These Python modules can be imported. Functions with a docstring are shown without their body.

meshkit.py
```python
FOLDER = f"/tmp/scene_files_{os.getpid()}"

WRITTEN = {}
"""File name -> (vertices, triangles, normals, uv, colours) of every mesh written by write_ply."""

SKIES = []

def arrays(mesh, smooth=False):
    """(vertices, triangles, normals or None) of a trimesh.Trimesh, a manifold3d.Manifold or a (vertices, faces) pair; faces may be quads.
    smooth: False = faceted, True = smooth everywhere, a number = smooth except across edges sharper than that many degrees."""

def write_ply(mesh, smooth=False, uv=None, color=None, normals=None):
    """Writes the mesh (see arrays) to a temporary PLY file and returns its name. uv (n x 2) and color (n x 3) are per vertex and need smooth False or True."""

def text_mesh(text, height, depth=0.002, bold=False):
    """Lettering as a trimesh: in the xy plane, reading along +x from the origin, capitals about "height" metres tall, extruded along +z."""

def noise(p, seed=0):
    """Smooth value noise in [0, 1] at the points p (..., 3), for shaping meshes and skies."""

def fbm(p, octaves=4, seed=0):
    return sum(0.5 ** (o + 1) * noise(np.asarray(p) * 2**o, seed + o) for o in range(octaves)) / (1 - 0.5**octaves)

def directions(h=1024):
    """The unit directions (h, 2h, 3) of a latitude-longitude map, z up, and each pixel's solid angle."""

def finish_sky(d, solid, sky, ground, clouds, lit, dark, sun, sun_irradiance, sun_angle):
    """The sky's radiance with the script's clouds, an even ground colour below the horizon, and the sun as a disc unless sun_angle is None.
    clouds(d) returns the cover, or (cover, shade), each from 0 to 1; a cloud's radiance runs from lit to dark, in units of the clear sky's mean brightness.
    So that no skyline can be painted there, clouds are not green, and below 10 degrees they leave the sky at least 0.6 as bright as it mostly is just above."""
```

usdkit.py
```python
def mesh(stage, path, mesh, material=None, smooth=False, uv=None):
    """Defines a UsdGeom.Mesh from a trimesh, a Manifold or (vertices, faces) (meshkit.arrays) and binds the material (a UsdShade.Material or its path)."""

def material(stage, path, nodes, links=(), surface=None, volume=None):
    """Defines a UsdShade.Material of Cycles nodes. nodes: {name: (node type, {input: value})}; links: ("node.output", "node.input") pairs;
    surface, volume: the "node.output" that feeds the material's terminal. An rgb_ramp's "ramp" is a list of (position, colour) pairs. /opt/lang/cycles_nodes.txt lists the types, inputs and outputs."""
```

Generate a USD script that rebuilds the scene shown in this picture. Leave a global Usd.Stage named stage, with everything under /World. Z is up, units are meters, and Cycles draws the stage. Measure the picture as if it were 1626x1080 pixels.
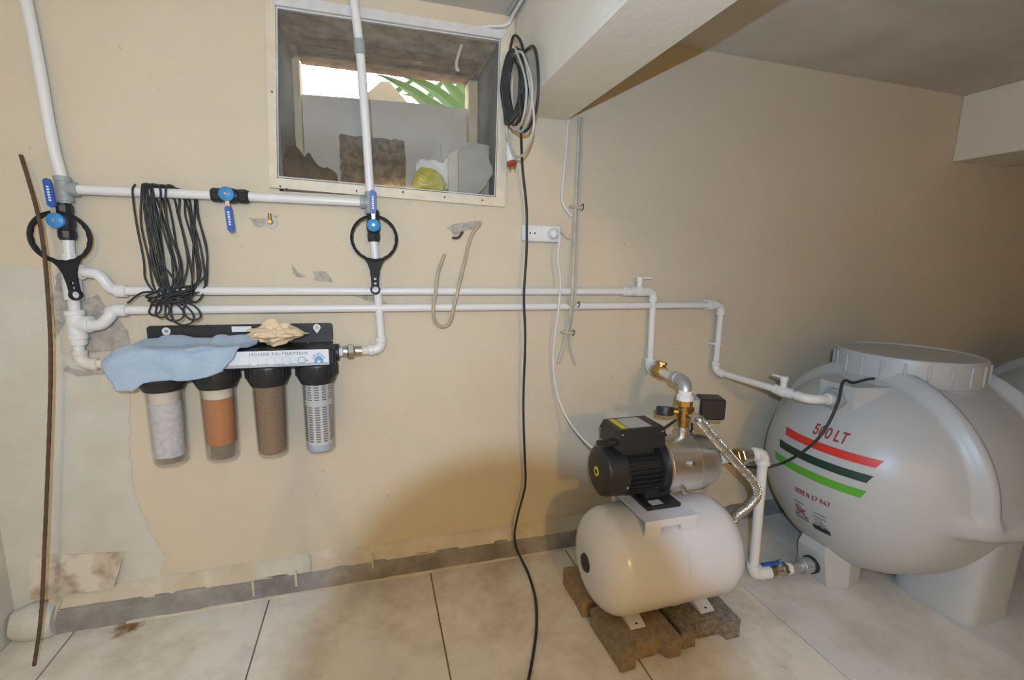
import math, random
import numpy as np
import trimesh
import manifold3d as m3
from shapely.geometry import Polygon, Point, box as sbox, LineString
from shapely.ops import unary_union
from shapely import affinity
from shapely.geometry.polygon import orient as polygon_orient
from pxr import Usd, UsdGeom, UsdLux, UsdShade, Sdf, Gf, Vt
import usdkit, meshkit

stage = Usd.Stage.CreateInMemory()
UsdGeom.SetStageUpAxis(stage, UsdGeom.Tokens.z)
UsdGeom.SetStageMetersPerUnit(stage, 1.0)
UsdGeom.Xform.Define(stage, '/World')
UsdGeom.Scope.Define(stage, '/World/Looks')

# ------------------------------------------------------------------ camera
YAW, PITCH, ROLL, FPX = 0.2929, -0.1670, 0.02036, 744.0
CAM = np.array([0.0, -1.81, 1.27])
_cy, _sy, _cp, _sp, _cr, _sr = math.cos(YAW), math.sin(YAW), math.cos(PITCH), math.sin(PITCH), math.cos(ROLL), math.sin(ROLL)
FWD = np.array([_sy*_cp, _cy*_cp, _sp])
_r0 = np.array([_cy, -_sy, 0.0])
_u0 = np.cross(_r0, FWD)
RIGHT = _r0*_cr + _u0*_sr
UP = -_r0*_sr + _u0*_cr


def cam_matrix(pos):
    return Gf.Matrix4d(*RIGHT, 0, *UP, 0, *(-FWD), 0, *pos, 1)


cam = UsdGeom.Camera.Define(stage, '/World/camera')
cam.AddTransformOp().Set(cam_matrix(CAM))
cam.CreateHorizontalApertureAttr(36.0)
cam.CreateVerticalApertureAttr(36.0*1080/1626)
cam.CreateFocalLengthAttr(FPX/1626*36.0)
cam.CreateClippingRangeAttr(Gf.Vec2f(0.02, 1000))
cam.CreateExposureAttr(-0.06)

# ------------------------------------------------------------------ sky, flash, lamp
sky = UsdLux.DomeLight.Define(stage, '/World/sky')
sky.CreateColorAttr(Gf.Vec3f(1.0, 0.97, 0.92))
sky.CreateIntensityAttr(1.7)

FLASH = CAM + UP*0.092 - FWD*0.16                     # the raised flash of the photographer's camera
flash = UsdLux.SphereLight.Define(stage, '/World/flash_tube')
flash.AddTranslateOp().Set(Gf.Vec3d(*map(float, FLASH)))
flash.CreateRadiusAttr(0.006)
flash.CreateNormalizeAttr(True)
flash.CreateColorAttr(Gf.Vec3f(0.71, 1.02, 1.46))
flash.CreateIntensityAttr(19.5)

BULB = np.array([0.28, -4.70, 2.06])                 # the bare bulb of the left bay, behind the picture
bulb = UsdLux.SphereLight.Define(stage, '/World/bulb_filament')
bulb.AddTranslateOp().Set(Gf.Vec3d(*BULB))
bulb.CreateRadiusAttr(0.06)
bulb.CreateNormalizeAttr(True)
bulb.CreateColorAttr(Gf.Vec3f(1.0, 0.66, 0.24))
bulb.CreateIntensityAttr(31.0)

# ------------------------------------------------------------------ helpers


def ray(px, py):
    return RIGHT*(px-813)/FPX - UP*(py-540)/FPX + FWD


def at(px, py, y=None, x=None, z=None):
    """The point of the plane y=, x= or z= (a wall, a floor, a depth measured in the room) seen at a place of the photograph."""
    d = ray(px, py)
    ax, v = (1, y) if y is not None else (0, x) if x is not None else (2, z)
    return CAM + d*(v-CAM[ax])/d[ax]


def A(*p):
    return np.array(p, float)


def nrm(v):
    return np.asarray(v, float)/np.linalg.norm(v)


used = {}


def numbered(path):
    n = used.get(path, -1)+1
    used[path] = n
    return path if n == 0 else '%s_%03d' % (path, n)


def look(name, color, rough=0.5, metal=0.0, color2=None, scale=8.0, detail=3.0, lo=0.35, hi=0.65, bump=0.0, bscale=60.0, bdist=0.004, extra=None, **kw):
    nodes = {'p': ('principled_bsdf', dict(base_color=color, roughness=rough, metallic=metal, **kw))}
    links = []
    if color2 is not None or bump:
        nodes['g'] = ('geometry', {})
    if color2 is not None:
        nodes['n'] = ('noise_texture', dict(scale=scale, detail=detail, roughness=0.6))
        nodes['r'] = ('rgb_ramp', dict(ramp=[(lo, color), (hi, color2)]))
        links += [('g.position', 'n.vector'), ('n.fac', 'r.fac'), ('r.color', 'p.base_color')]
    if bump:
        nodes['bn'] = ('noise_texture', dict(scale=bscale, detail=4.0, roughness=0.6))
        nodes['b'] = ('bump', dict(strength=bump, distance=bdist))
        links += [('g.position', 'bn.vector'), ('bn.fac', 'b.height'), ('b.normal', 'p.normal')]
    return usdkit.material(stage, '/World/Looks/'+name, nodes, links, surface='p.BSDF')


class Thing:
    def __init__(self, name, label, cat, loc, group=None, kind=None):
        self.path = numbered('/World/'+name)
        self.loc = A(*loc)
        self.x = UsdGeom.Xform.Define(stage, self.path)
        self.x.AddTranslateOp().Set(Gf.Vec3d(*map(float, self.loc)))
        p = self.x.GetPrim()
        if label:
            p.SetCustomDataByKey('label', label)
        if cat:
            p.SetCustomDataByKey('category', cat)
        if group:
            p.SetCustomDataByKey('group', group)
        if kind:
            p.SetCustomDataByKey('kind', kind)

    def part(self, name, mesh, mat, parent=None, label=None, smooth=35, kind=None):
        path = numbered((parent or self.path)+'/'+name)
        v, f, n = meshkit.arrays(mesh, smooth) if not isinstance(mesh, trimesh.Trimesh) else meshkit.arrays(mesh.copy(), smooth)
        m = usdkit.mesh(stage, path, (v-self.loc, f), mat)
        if n is not None:
            m.CreateNormalsAttr(Vt.Vec3fArray.FromNumpy(n.astype(np.float32)))
            m.SetNormalsInterpolation('vertex')
        if label:
            m.GetPrim().SetCustomDataByKey('label', label)
        if kind:
            m.GetPrim().SetCustomDataByKey('kind', kind)
        return path


def solo(name, mesh, mat, label=None, cat=None, group=None, kind=None, smooth=35):
    """A thing that is one mesh."""
    path = numbered('/World/'+name)
    m = usdkit.mesh(stage, path, mesh, mat, smooth=smooth)
    for k, v in (('label', label), ('category', cat), ('group', group), ('kind', kind)):
        if v:
            m.GetPrim().SetCustomDataByKey(k, v)
    return path


def child(parent, name, mesh, mat, label=None, kind=None, smooth=35):
    path = numbered(parent+'/'+name)
    m = usdkit.mesh(stage, path, mesh, mat, smooth=smooth)
    if label:
        m.GetPrim().SetCustomDataByKey('label', label)
    if kind:
        m.GetPrim().SetCustomDataByKey('kind', kind)
    return path


def cat(*ms):
    return trimesh.util.concatenate([m for m in ms])


def frame(d, up=(0, 0, 1)):
    d = nrm(d)
    up = A(*up)
    if abs(d@up) > 0.95:
        up = A(1, 0, 0) if abs(d[0]) < 0.9 else A(0, 1, 0)
    a = nrm(np.cross(up, d))
    return a, np.cross(d, a), d


def tube(path, r, n=14, caps=True):
    P = np.asarray(path, float)
    R = np.full(len(P), r, float) if np.ndim(r) == 0 else np.asarray(r, float)
    T = np.gradient(P, axis=0)
    T /= np.linalg.norm(T, axis=1, keepdims=True)
    a, b, _ = frame(T[0])
    ang = np.linspace(0, 2*np.pi, n, endpoint=False)
    V = []
    for i in range(len(P)):
        if i:
            a = a - T[i]*(a@T[i])
            a /= np.linalg.norm(a)
            b = np.cross(T[i], a)
        V.append(P[i] + R[i]*(np.cos(ang)[:, None]*a + np.sin(ang)[:, None]*b))
    V = np.vstack(V)
    F = []
    for i in range(len(P)-1):
        for j in range(n):
            k = (j+1) % n
            F += [[i*n+j, i*n+k, (i+1)*n+k], [i*n+j, (i+1)*n+k, (i+1)*n+j]]
    if caps:
        c0, c1 = len(V), len(V)+1
        V = np.vstack([V, P[0], P[-1]])
        e = (len(P)-1)*n
        for j in range(n):
            k = (j+1) % n
            F += [[c0, k, j], [c1, e+j, e+k]]
    return trimesh.Trimesh(V, F, process=False)


def spline(pts, per=8, closed=False):
    P = np.asarray(pts, float)
    Q = np.vstack([2*P[0]-P[1], P, 2*P[-1]-P[-2]])
    out = []
    for i in range(1, len(Q)-2):
        p0, p1, p2, p3 = Q[i-1:i+3]
        for t in np.linspace(0, 1, per, endpoint=False):
            out.append(0.5*((2*p1)+(-p0+p2)*t+(2*p0-5*p1+4*p2-p3)*t*t+(-p0+3*p1-3*p2+p3)*t**3))
    out.append(P[-1])
    return np.array(out)


def fillet(pts, R, n=8):
    P = [A(*p) for p in pts]
    out = [P[0]]
    for i in range(1, len(P)-1):
        a, b = nrm(P[i-1]-P[i]), nrm(P[i+1]-P[i])
        for t in np.linspace(0, 1, n):
            s, e = P[i]+a*R, P[i]+b*R
            out.append((1-t)**2*s + 2*t*(1-t)*P[i] + t*t*e)
    out.append(P[-1])
    return np.array(out)


def lathe(o, d, prof, n=32, up=(0, 0, 1)):
    """Turned shape: prof is (distance along d, radius); ends at radius 0 close it."""
    a, b, d = frame(d, up)
    prof = list(prof)
    if prof[0][1] > 1e-6:
        prof = [(prof[0][0], 0.0)]+prof
    if prof[-1][1] > 1e-6:
        prof = prof+[(prof[-1][0], 0.0)]
    ang = np.linspace(0, 2*np.pi, n, endpoint=False)
    V, idx = [], []
    for t, r in prof:
        if r < 1e-6:
            idx.append([len(V)]*n)
            V.append(A(*o)+d*t)
        else:
            idx.append(list(range(len(V), len(V)+n)))
            V += list(A(*o)+d*t+r*(np.cos(ang)[:, None]*a+np.sin(ang)[:, None]*b))
    F = []
    for i in range(len(prof)-1):
        for j in range(n):
            k = (j+1) % n
            q = (idx[i][j], idx[i][k], idx[i+1][k], idx[i+1][j])
            if q[0] != q[1]:
                F.append([q[0], q[1], q[2]])
            if q[2] != q[3]:
                F.append([q[0], q[2], q[3]])
    return trimesh.Trimesh(np.array(V), F, process=False)


def cyl(a, b, r, n=24, c=0.0015):
    a, b = A(*a), A(*b)
    L = np.linalg.norm(b-a)
    c = min(c, L*0.3, r*0.3)
    return lathe(a, b-a, [(0, r-c), (c, r), (L-c, r), (L, r-c)], n)


def hexnut(a, b, r):
    return cyl(a, b, r, n=6, c=0.002)


def rbox(lo, hi, c=0.003):
    lo, hi = A(*lo), A(*hi)
    c = min(c, (hi-lo).min()*0.45)
    pts = []
    for sx in (0, 1):
        for sy in (0, 1):
            for sz in (0, 1):
                p = np.where([sx, sy, sz], hi, lo)
                s = np.where([sx, sy, sz], -1, 1)
                for k in range(3):
                    q = p + s*c
                    q[k] = p[k]
                    pts.append(q)
    return trimesh.convex.convex_hull(np.array(pts))


def obox(o, ax, ay, az, size, c=0.003):
    """Chamfered box centred at o with axes ax, ay, az and full sizes."""
    m = rbox(-A(*size)/2, A(*size)/2, c)
    M = np.eye(4)
    M[:3, 0], M[:3, 1], M[:3, 2], M[:3, 3] = nrm(ax), nrm(ay), nrm(az), o
    m.apply_transform(M)
    return m


def extr(poly, o, ax, ay, depth):
    """Polygon drawn in the axes ax, ay from o, given a thickness along ax x ay."""
    gs = list(getattr(poly, 'geoms', [poly]))
    ms = []
    for g in gs:
        if g.is_empty or g.area < 1e-9:
            continue
        ms.append(trimesh.creation.extrude_polygon(g, depth, engine='earcut'))
    m = cat(*ms)
    M = np.eye(4)
    ax, ay = nrm(ax), nrm(ay)
    M[:3, 0], M[:3, 1], M[:3, 2], M[:3, 3] = ax, ay, np.cross(ax, ay), o
    m.apply_transform(M)
    return m


def hull(pts):
    return trimesh.convex.convex_hull(np.asarray(pts, float))


def text_at(s, h, o, ax, ay, depth=0.0012, bold=False, width=None):
    m = meshkit.text_mesh(s, h, depth, bold)
    if width:
        w = m.bounds[1][0]-m.bounds[0][0]
        m.apply_scale([width/w, 1, 1])
    M = np.eye(4)
    ax, ay = nrm(ax), nrm(ay)
    M[:3, 0], M[:3, 1], M[:3, 2], M[:3, 3] = ax, ay, np.cross(ax, ay), o
    m.apply_transform(M)
    return m


def roughen(m, amp, scale, seed=0, edge=0.02):
    m = m.copy()
    m.merge_vertices()
    m = m.subdivide_to_size(edge, max_iter=12)
    m.merge_vertices()
    n = meshkit.fbm(m.vertices*scale, 3, seed)-0.5
    m.vertices = m.vertices + m.vertex_normals*(n[:, None]*2*amp)
    return m


X, Y, Z = A(1, 0, 0), A(0, 1, 0), A(0, 0, 1)
IN = A(0, -1, 0)          # out of the back wall, into the room

# ------------------------------------------------------------------ materials
def wall_look():
    n = {'g': ('geometry', {}),
         'n1': ('noise_texture', dict(scale=2.2, detail=5, roughness=0.6)),
         'r1': ('rgb_ramp', dict(ramp=[(0.3, (0.655, 0.57, 0.42)), (0.7, (0.695, 0.615, 0.465))])),
         'n2': ('noise_texture', dict(scale=14.0, detail=6, roughness=0.7)),
         'r2': ('rgb_ramp', dict(ramp=[(0.66, (0, 0, 0)), (0.76, (1, 1, 1))])),
         'mk': ('math', dict(math_type='multiply', value2=0.28)),
         'm': ('mix_color', dict(blend_type='mix', b=(0.52, 0.45, 0.36))),
         'n3': ('noise_texture', dict(scale=38.0, detail=3, roughness=0.5)),
         'r3': ('rgb_ramp', dict(ramp=[(0.70, (0, 0, 0)), (0.75, (1, 1, 1))])),
         'mk3': ('math', dict(math_type='multiply', value2=0.45)),
         'm3': ('mix_color', dict(blend_type='mix', b=(0.30, 0.24, 0.18))),
         'bn': ('noise_texture', dict(scale=55.0, detail=5, roughness=0.65)),
         'b': ('bump', dict(strength=0.35, distance=0.004)),
         'p': ('principled_bsdf', dict(roughness=0.75, specular_ior_level=0.25))}
    l = [('g.position', 'n1.vector'), ('n1.fac', 'r1.fac'), ('g.position', 'n2.vector'), ('n2.fac', 'r2.fac'), ('r2.color', 'mk.value1'), ('mk.value', 'm.fac'),
         ('r1.color', 'm.a'), ('g.position', 'n3.vector'), ('n3.fac', 'r3.fac'), ('r3.color', 'mk3.value1'), ('mk3.value', 'm3.fac'), ('m.result', 'm3.a'),
         ('m3.result', 'p.base_color'), ('g.position', 'bn.vector'), ('bn.fac', 'b.height'), ('b.normal', 'p.normal')]
    return usdkit.material(stage, '/World/Looks/cream_plaster', n, l, surface='p.BSDF')


RUSTY = at(205, 994, z=0)


def tile_look(name, base, dirt):
    n = {'g': ('geometry', {}),
         'n1': ('noise_texture', dict(scale=3.0, detail=7, roughness=0.68)),
         'r1': ('rgb_ramp', dict(ramp=[(0.44, (0, 0, 0)), (0.68, (1, 1, 1))])),
         'mk': ('math', dict(math_type='multiply', value2=dirt)),
         'm': ('mix_color', dict(blend_type='mix', a=base, b=(0.40, 0.29, 0.17))),
         'n2': ('noise_texture', dict(scale=24.0, detail=5, roughness=0.7)),
         'r2': ('rgb_ramp', dict(ramp=[(0.64, (0, 0, 0)), (0.78, (1, 1, 1))])),
         'mk2': ('math', dict(math_type='multiply', value2=0.4)),
         'm2': ('mix_color', dict(blend_type='mix', b=(0.33, 0.25, 0.16))),
         'mp': ('mapping', dict(location=tuple(-RUSTY/0.085), scale=(1/0.085,)*3)),
         'gr': ('gradient_texture', dict(gradient_type='spherical')),
         'n4': ('noise_texture', dict(scale=32.0, detail=5, roughness=0.65)),
         'ms': ('math', dict(math_type='multiply_add', value2=0.9, value3=-0.45)),
         'ad': ('math', dict(math_type='add')),
         'r4': ('rgb_ramp', dict(ramp=[(0.42, (0, 0, 0)), (0.62, (0.75, 0.75, 0.75)), (0.9, (1, 1, 1))])),
         'rc': ('rgb_ramp', dict(ramp=[(0.35, (0.42, 0.28, 0.14)), (0.62, (0.20, 0.075, 0.03))])),
         'm4': ('mix_color', dict(blend_type='mix')),
         'p': ('principled_bsdf', dict(roughness=0.38, specular_ior_level=0.4))}
    l = [('g.position', 'mp.vector'), ('mp.vector', 'gr.vector'), ('g.position', 'n4.vector'), ('n4.fac', 'ms.value1'), ('gr.fac', 'ad.value1'), ('ms.value', 'ad.value2'), ('ad.value', 'r4.fac'), ('n4.fac', 'rc.fac'),
         ('r4.color', 'm4.fac'), ('m2.result', 'm4.a'), ('rc.color', 'm4.b'), ('m4.result', 'p.base_color'),
         ('g.position', 'n1.vector'), ('n1.fac', 'r1.fac'), ('r1.color', 'mk.value1'), ('mk.value', 'm.fac'), ('g.position', 'n2.vector'), ('n2.fac', 'r2.fac'),
         ('r2.color', 'mk2.value1'), ('mk2.value', 'm2.fac'), ('m.result', 'm2.a')]
    return usdkit.material(stage, '/World/Looks/'+name, n, l, surface='p.BSDF')


def pane_look(name, tint, top, rough=0.02, haze=None):
    """Thin clear sheet: lets light straight through, reflects more at grazing angles (up to the share top); haze: a little dust on it."""
    n = {'t': ('transparent_bsdf', dict(color=tint)), 'gl': ('glossy_bsdf', dict(color=(1, 1, 1), roughness=rough)), 'f': ('layer_weight', dict(blend=0.5)), 'm': ('mix_closure', {}),
         'pw': ('math', dict(math_type='power', value2=3.0)), 'ma': ('math', dict(math_type='multiply_add', value2=top, value3=0.03))}
    l = [('f.facing', 'pw.value1'), ('pw.value', 'ma.value1'), ('ma.value', 'm.fac'), ('t.BSDF', 'm.closure1'), ('gl.BSDF', 'm.closure2')]
    out = 'm.closure'
    if haze:
        n['d'] = ('diffuse_bsdf', dict(color=haze[1]))
        n['m2'] = ('mix_closure', dict(fac=haze[0]))
        l += [('m.closure', 'm2.closure1'), ('d.BSDF', 'm2.closure2')]
        out = 'm2.closure'
    return usdkit.material(stage, '/World/Looks/'+name, n, l, surface=out)


W_CREAM = wall_look()
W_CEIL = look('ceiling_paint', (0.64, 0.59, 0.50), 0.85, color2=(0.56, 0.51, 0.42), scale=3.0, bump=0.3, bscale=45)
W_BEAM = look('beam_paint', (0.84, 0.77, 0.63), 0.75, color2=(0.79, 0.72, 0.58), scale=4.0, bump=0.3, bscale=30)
W_WHITE = look('whitewash', (0.66, 0.64, 0.55), 0.8, color2=(0.60, 0.57, 0.47), scale=6, bump=0.4, bscale=40)
W_BARE = look('bare_plaster', (0.55, 0.50, 0.42), 0.9, color2=(0.36, 0.32, 0.27), scale=34, bump=0.6, bscale=70)
W_CEMENT = look('cement', (0.38, 0.36, 0.33), 0.85, color2=(0.20, 0.18, 0.155), scale=7, detail=6, bump=0.5, bscale=50)
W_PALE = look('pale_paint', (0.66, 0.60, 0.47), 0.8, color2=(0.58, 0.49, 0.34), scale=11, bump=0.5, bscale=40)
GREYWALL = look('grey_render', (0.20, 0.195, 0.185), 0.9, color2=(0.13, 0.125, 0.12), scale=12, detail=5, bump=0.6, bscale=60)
LINTEL = look('old_concrete', (0.60, 0.50, 0.36), 0.9, color2=(0.28, 0.20, 0.13), scale=13, detail=6, bump=0.9, bscale=40, bdist=0.01)
PLANKWOOD = look('formwork_wood', (0.34, 0.22, 0.125), 0.85, color2=(0.15, 0.09, 0.05), scale=20, detail=5, bump=0.6, bscale=60)
BOARD = look('white_board', (0.62, 0.59, 0.55), 0.6, color2=(0.56, 0.53, 0.49), scale=5)
BLOCK = look('rough_block', (0.25, 0.20, 0.15), 1.0, color2=(0.075, 0.055, 0.04), scale=34, detail=8, lo=0.38, hi=0.6, bump=1.0, bscale=70, bdist=0.015, specular_ior_level=0.1)
DIRT = look('dirt', (0.11, 0.075, 0.05), 1.0, color2=(0.03, 0.026, 0.022), scale=38, detail=6, bump=1.0, bscale=60, bdist=0.012, specular_ior_level=0.0)
SLAB = look('stone_slab', (0.44, 0.42, 0.39), 0.75, color2=(0.40, 0.375, 0.345), scale=14)
SLAB2 = look('beige_slab', (0.58, 0.52, 0.43), 0.75)
BAGW = look('white_bag', (0.78, 0.78, 0.77), 0.45)
BAGY = look('yellow_bag', (0.62, 0.55, 0.03), 0.35, color2=(0.36, 0.33, 0.03), scale=25)
FRAMEP = look('frame_paint', (0.72, 0.66, 0.52), 0.5, color2=(0.66, 0.58, 0.44), scale=25)
FRAMEW = look('frame_white', (0.70, 0.70, 0.70), 0.45, color2=(0.62, 0.61, 0.58), scale=25)
PANE = pane_look('window_pane', (0.95, 0.96, 0.95), 0.5, haze=(0.04, (0.6, 0.57, 0.5)))
BOWL = pane_look('clear_bowl', (0.96, 0.955, 0.95), 0.38, rough=0.05, haze=(0.03, (0.8, 0.78, 0.74)))
PVC = look('white_pipe', (0.80, 0.79, 0.76), 0.35)
PVCOLD = look('yellowed_pipe', (0.76, 0.70, 0.58), 0.4)
GREYFIT = look('grey_fitting', (0.36, 0.38, 0.37), 0.45)
BLACK = look('black_plastic', (0.022, 0.022, 0.023), 0.42)
BLACKM = look('black_motor', (0.018, 0.018, 0.018), 0.38, bump=0.2, bscale=300)
BLACKC = look('black_cable', (0.028, 0.027, 0.027), 0.5)
BLACKW = look('spanner_plastic', (0.018, 0.018, 0.019), 0.62, specular_ior_level=0.3)
BLUE = look('blue_plastic', (0.05, 0.27, 0.58), 0.4)
BLUED = look('blue_grip', (0.025, 0.10, 0.42), 0.45)
STEEL = look('steel', (0.62, 0.61, 0.58), 0.28, 1.0)
STAIN = look('stainless', (0.74, 0.73, 0.70), 0.34, 1.0, bump=0.04, bscale=20)
NICKEL = look('nickel', (0.60, 0.57, 0.50), 0.3, 1.0)
GALV = look('galvanised', (0.52, 0.54, 0.55), 0.42, 0.7)
BRASS = look('brass', (0.56, 0.37, 0.13), 0.35, 1.0, color2=(0.40, 0.25, 0.09), scale=40)
RUST = look('rusty_steel', (0.085, 0.052, 0.035), 0.85, color2=(0.15, 0.075, 0.04), scale=40, bump=0.5, bscale=120)
TOWEL = look('blue_towel', (0.42, 0.55, 0.68), 0.95, color2=(0.48, 0.59, 0.70), scale=12, bump=0.8, bscale=260, bdist=0.004, sheen_weight=0.3)
RAG = look('beige_rag', (0.78, 0.58, 0.36), 0.75, color2=(0.84, 0.67, 0.44), scale=30, bump=0.3, bscale=120)
LABELW = look('label_white', (0.80, 0.82, 0.84), 0.35)
LABELG = look('label_grey', (0.50, 0.51, 0.52), 0.4)
INK = look('grey_ink', (0.18, 0.20, 0.24), 0.5)
INKBLUE = look('blue_ink', (0.15, 0.36, 0.62), 0.5)
INKGREEN = look('teal_ink', (0.10, 0.40, 0.34), 0.5)
M_FOAM = look('white_media', (0.74, 0.74, 0.73), 0.8, color2=(0.60, 0.60, 0.60), scale=60, bump=0.5, bscale=90)
M_ORANGE = look('orange_media', (0.55, 0.21, 0.055), 0.7, color2=(0.47, 0.17, 0.045), scale=160)
M_BROWN = look('brown_media', (0.36, 0.21, 0.095), 0.75, color2=(0.22, 0.13, 0.06), scale=230, detail=2, bump=0.4, bscale=220)
CARTW = look('cartridge_white', (0.78, 0.77, 0.75), 0.5)
SLOT = look('slot_grey', (0.20, 0.18, 0.16), 0.8)
CARTB = look('cartridge_foot', (0.52, 0.58, 0.72), 0.5)
TANKW = look('tank_plastic', (0.50, 0.525, 0.53), 0.36, color2=(0.48, 0.50, 0.505), scale=3)
RED = look('red_print', (0.62, 0.035, 0.02), 0.45)
DGREEN = look('dark_green_print', (0.012, 0.045, 0.025), 0.45)
GREEN = look('green_print', (0.10, 0.40, 0.035), 0.45)
DKRED = look('dark_red_print', (0.35, 0.03, 0.025), 0.5)
VESSEL = look('white_enamel', (0.69, 0.68, 0.69), 0.22)
YELLOW = look('yellow_label', (0.70, 0.52, 0.02), 0.4)
SILVERL = look('silver_label', (0.45, 0.44, 0.40), 0.4)
PAVER = look('paver_concrete', (0.36, 0.275, 0.175), 0.95, color2=(0.24, 0.185, 0.12), scale=40, detail=6, bump=1.0, bscale=130, bdist=0.006)
PAVER2 = look('paver_grey', (0.33, 0.285, 0.22), 0.95, color2=(0.17, 0.15, 0.115), scale=60, detail=6, bump=1.0, bscale=110, bdist=0.008)
PAVER3 = look('paver_brown', (0.40, 0.28, 0.16), 0.95, color2=(0.30, 0.205, 0.12), scale=30, detail=5, bump=0.8, bscale=130, bdist=0.005)
TILE_A = tile_look('tile_cream', (0.84, 0.77, 0.65), 0.60)
TILE_B = tile_look('tile_pale', (0.76, 0.73, 0.67), 0.45)
TILE_C = tile_look('tile_grey', (0.66, 0.65, 0.62), 0.4)
GROUT = look('grout', (0.24, 0.17, 0.10), 0.95)
TILEOFF = look('stained_offcut', (0.68, 0.62, 0.50), 0.6, color2=(0.36, 0.27, 0.17), scale=14, detail=5, lo=0.44, hi=0.68)
SOCKETW = look('socket_white', (0.80, 0.80, 0.78), 0.35)
WCABLE = look('white_cable', (0.76, 0.75, 0.72), 0.5)
GCABLE = look('grey_cable', (0.52, 0.49, 0.43), 0.55)
CONDUIT = look('dirty_conduit', (0.64, 0.59, 0.48), 0.7, color2=(0.52, 0.44, 0.31), scale=20)
OLDTUBE = look('old_tube', (0.60, 0.47, 0.27), 0.7, color2=(0.42, 0.36, 0.28), scale=16)
REDP = look('red_plug', (0.45, 0.07, 0.04), 0.5)
LEAF = usdkit.material(stage, '/World/Looks/leaf', {'d': ('principled_bsdf', dict(base_color=(0.085, 0.17, 0.04), roughness=0.35)), 't': ('translucent_bsdf', dict(color=(0.22, 0.33, 0.07))), 'm': ('mix_closure', dict(fac=0.35))},
                       [('d.BSDF', 'm.closure1'), ('t.BSDF', 'm.closure2')], surface='m.closure')
EARTH = look('pale_earth', (0.62, 0.55, 0.45), 0.95, color2=(0.52, 0.45, 0.36), scale=6)
RUSTSTAIN = look('rust_stain', (0.48, 0.30, 0.16), 0.7, color2=(0.24, 0.10, 0.04), scale=35)

# ------------------------------------------------------------------ the room
XL, XR, YF, ZC = -1.175, 4.7, -5.3, 2.15
WX0, WX1, WZ0, WZ1 = -0.277, 0.471, 1.500, 2.060        # the niche in the back wall
shape = sbox(XL-0.2, -0.1, XR+0.2, ZC+0.2).difference(sbox(WX0-0.012, WZ0-0.012, WX1+0.012, WZ1+0.012))
wall_back = solo('wall_back', extr(shape, A(0, 0.43, 0), X, Z, 0.43), W_CREAM, kind='structure', smooth=False)
solo('wall_left', rbox((XL-0.2, YF, -0.1), (XL, 0.0, ZC+0.2), 0.001), W_WHITE, kind='structure')
solo('wall_right', rbox((XR, YF, -0.1), (XR+0.2, 0.0, ZC+0.2), 0.001), W_CREAM, kind='structure')
solo('wall_front', rbox((XL-0.2, YF-0.2, -0.1), (XR+0.2, YF, ZC+0.2), 0.001), W_CREAM, kind='structure')
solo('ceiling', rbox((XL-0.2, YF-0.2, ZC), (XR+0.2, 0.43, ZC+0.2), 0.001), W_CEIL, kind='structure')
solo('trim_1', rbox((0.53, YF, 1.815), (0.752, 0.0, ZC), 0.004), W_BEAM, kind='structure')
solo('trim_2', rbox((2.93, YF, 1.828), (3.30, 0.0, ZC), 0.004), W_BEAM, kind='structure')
floor = solo('floor', rbox((XL-0.2, YF-0.2, -0.1), (XR+0.2, 0.0, -0.004), 0.001), GROUT, kind='structure')
rng = random.Random(4)
joints = [XL, -1.0, -0.4, 0.2, 0.8, 1.4, 2.0, 2.6, 3.2, 3.8, 4.4, XR]
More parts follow.
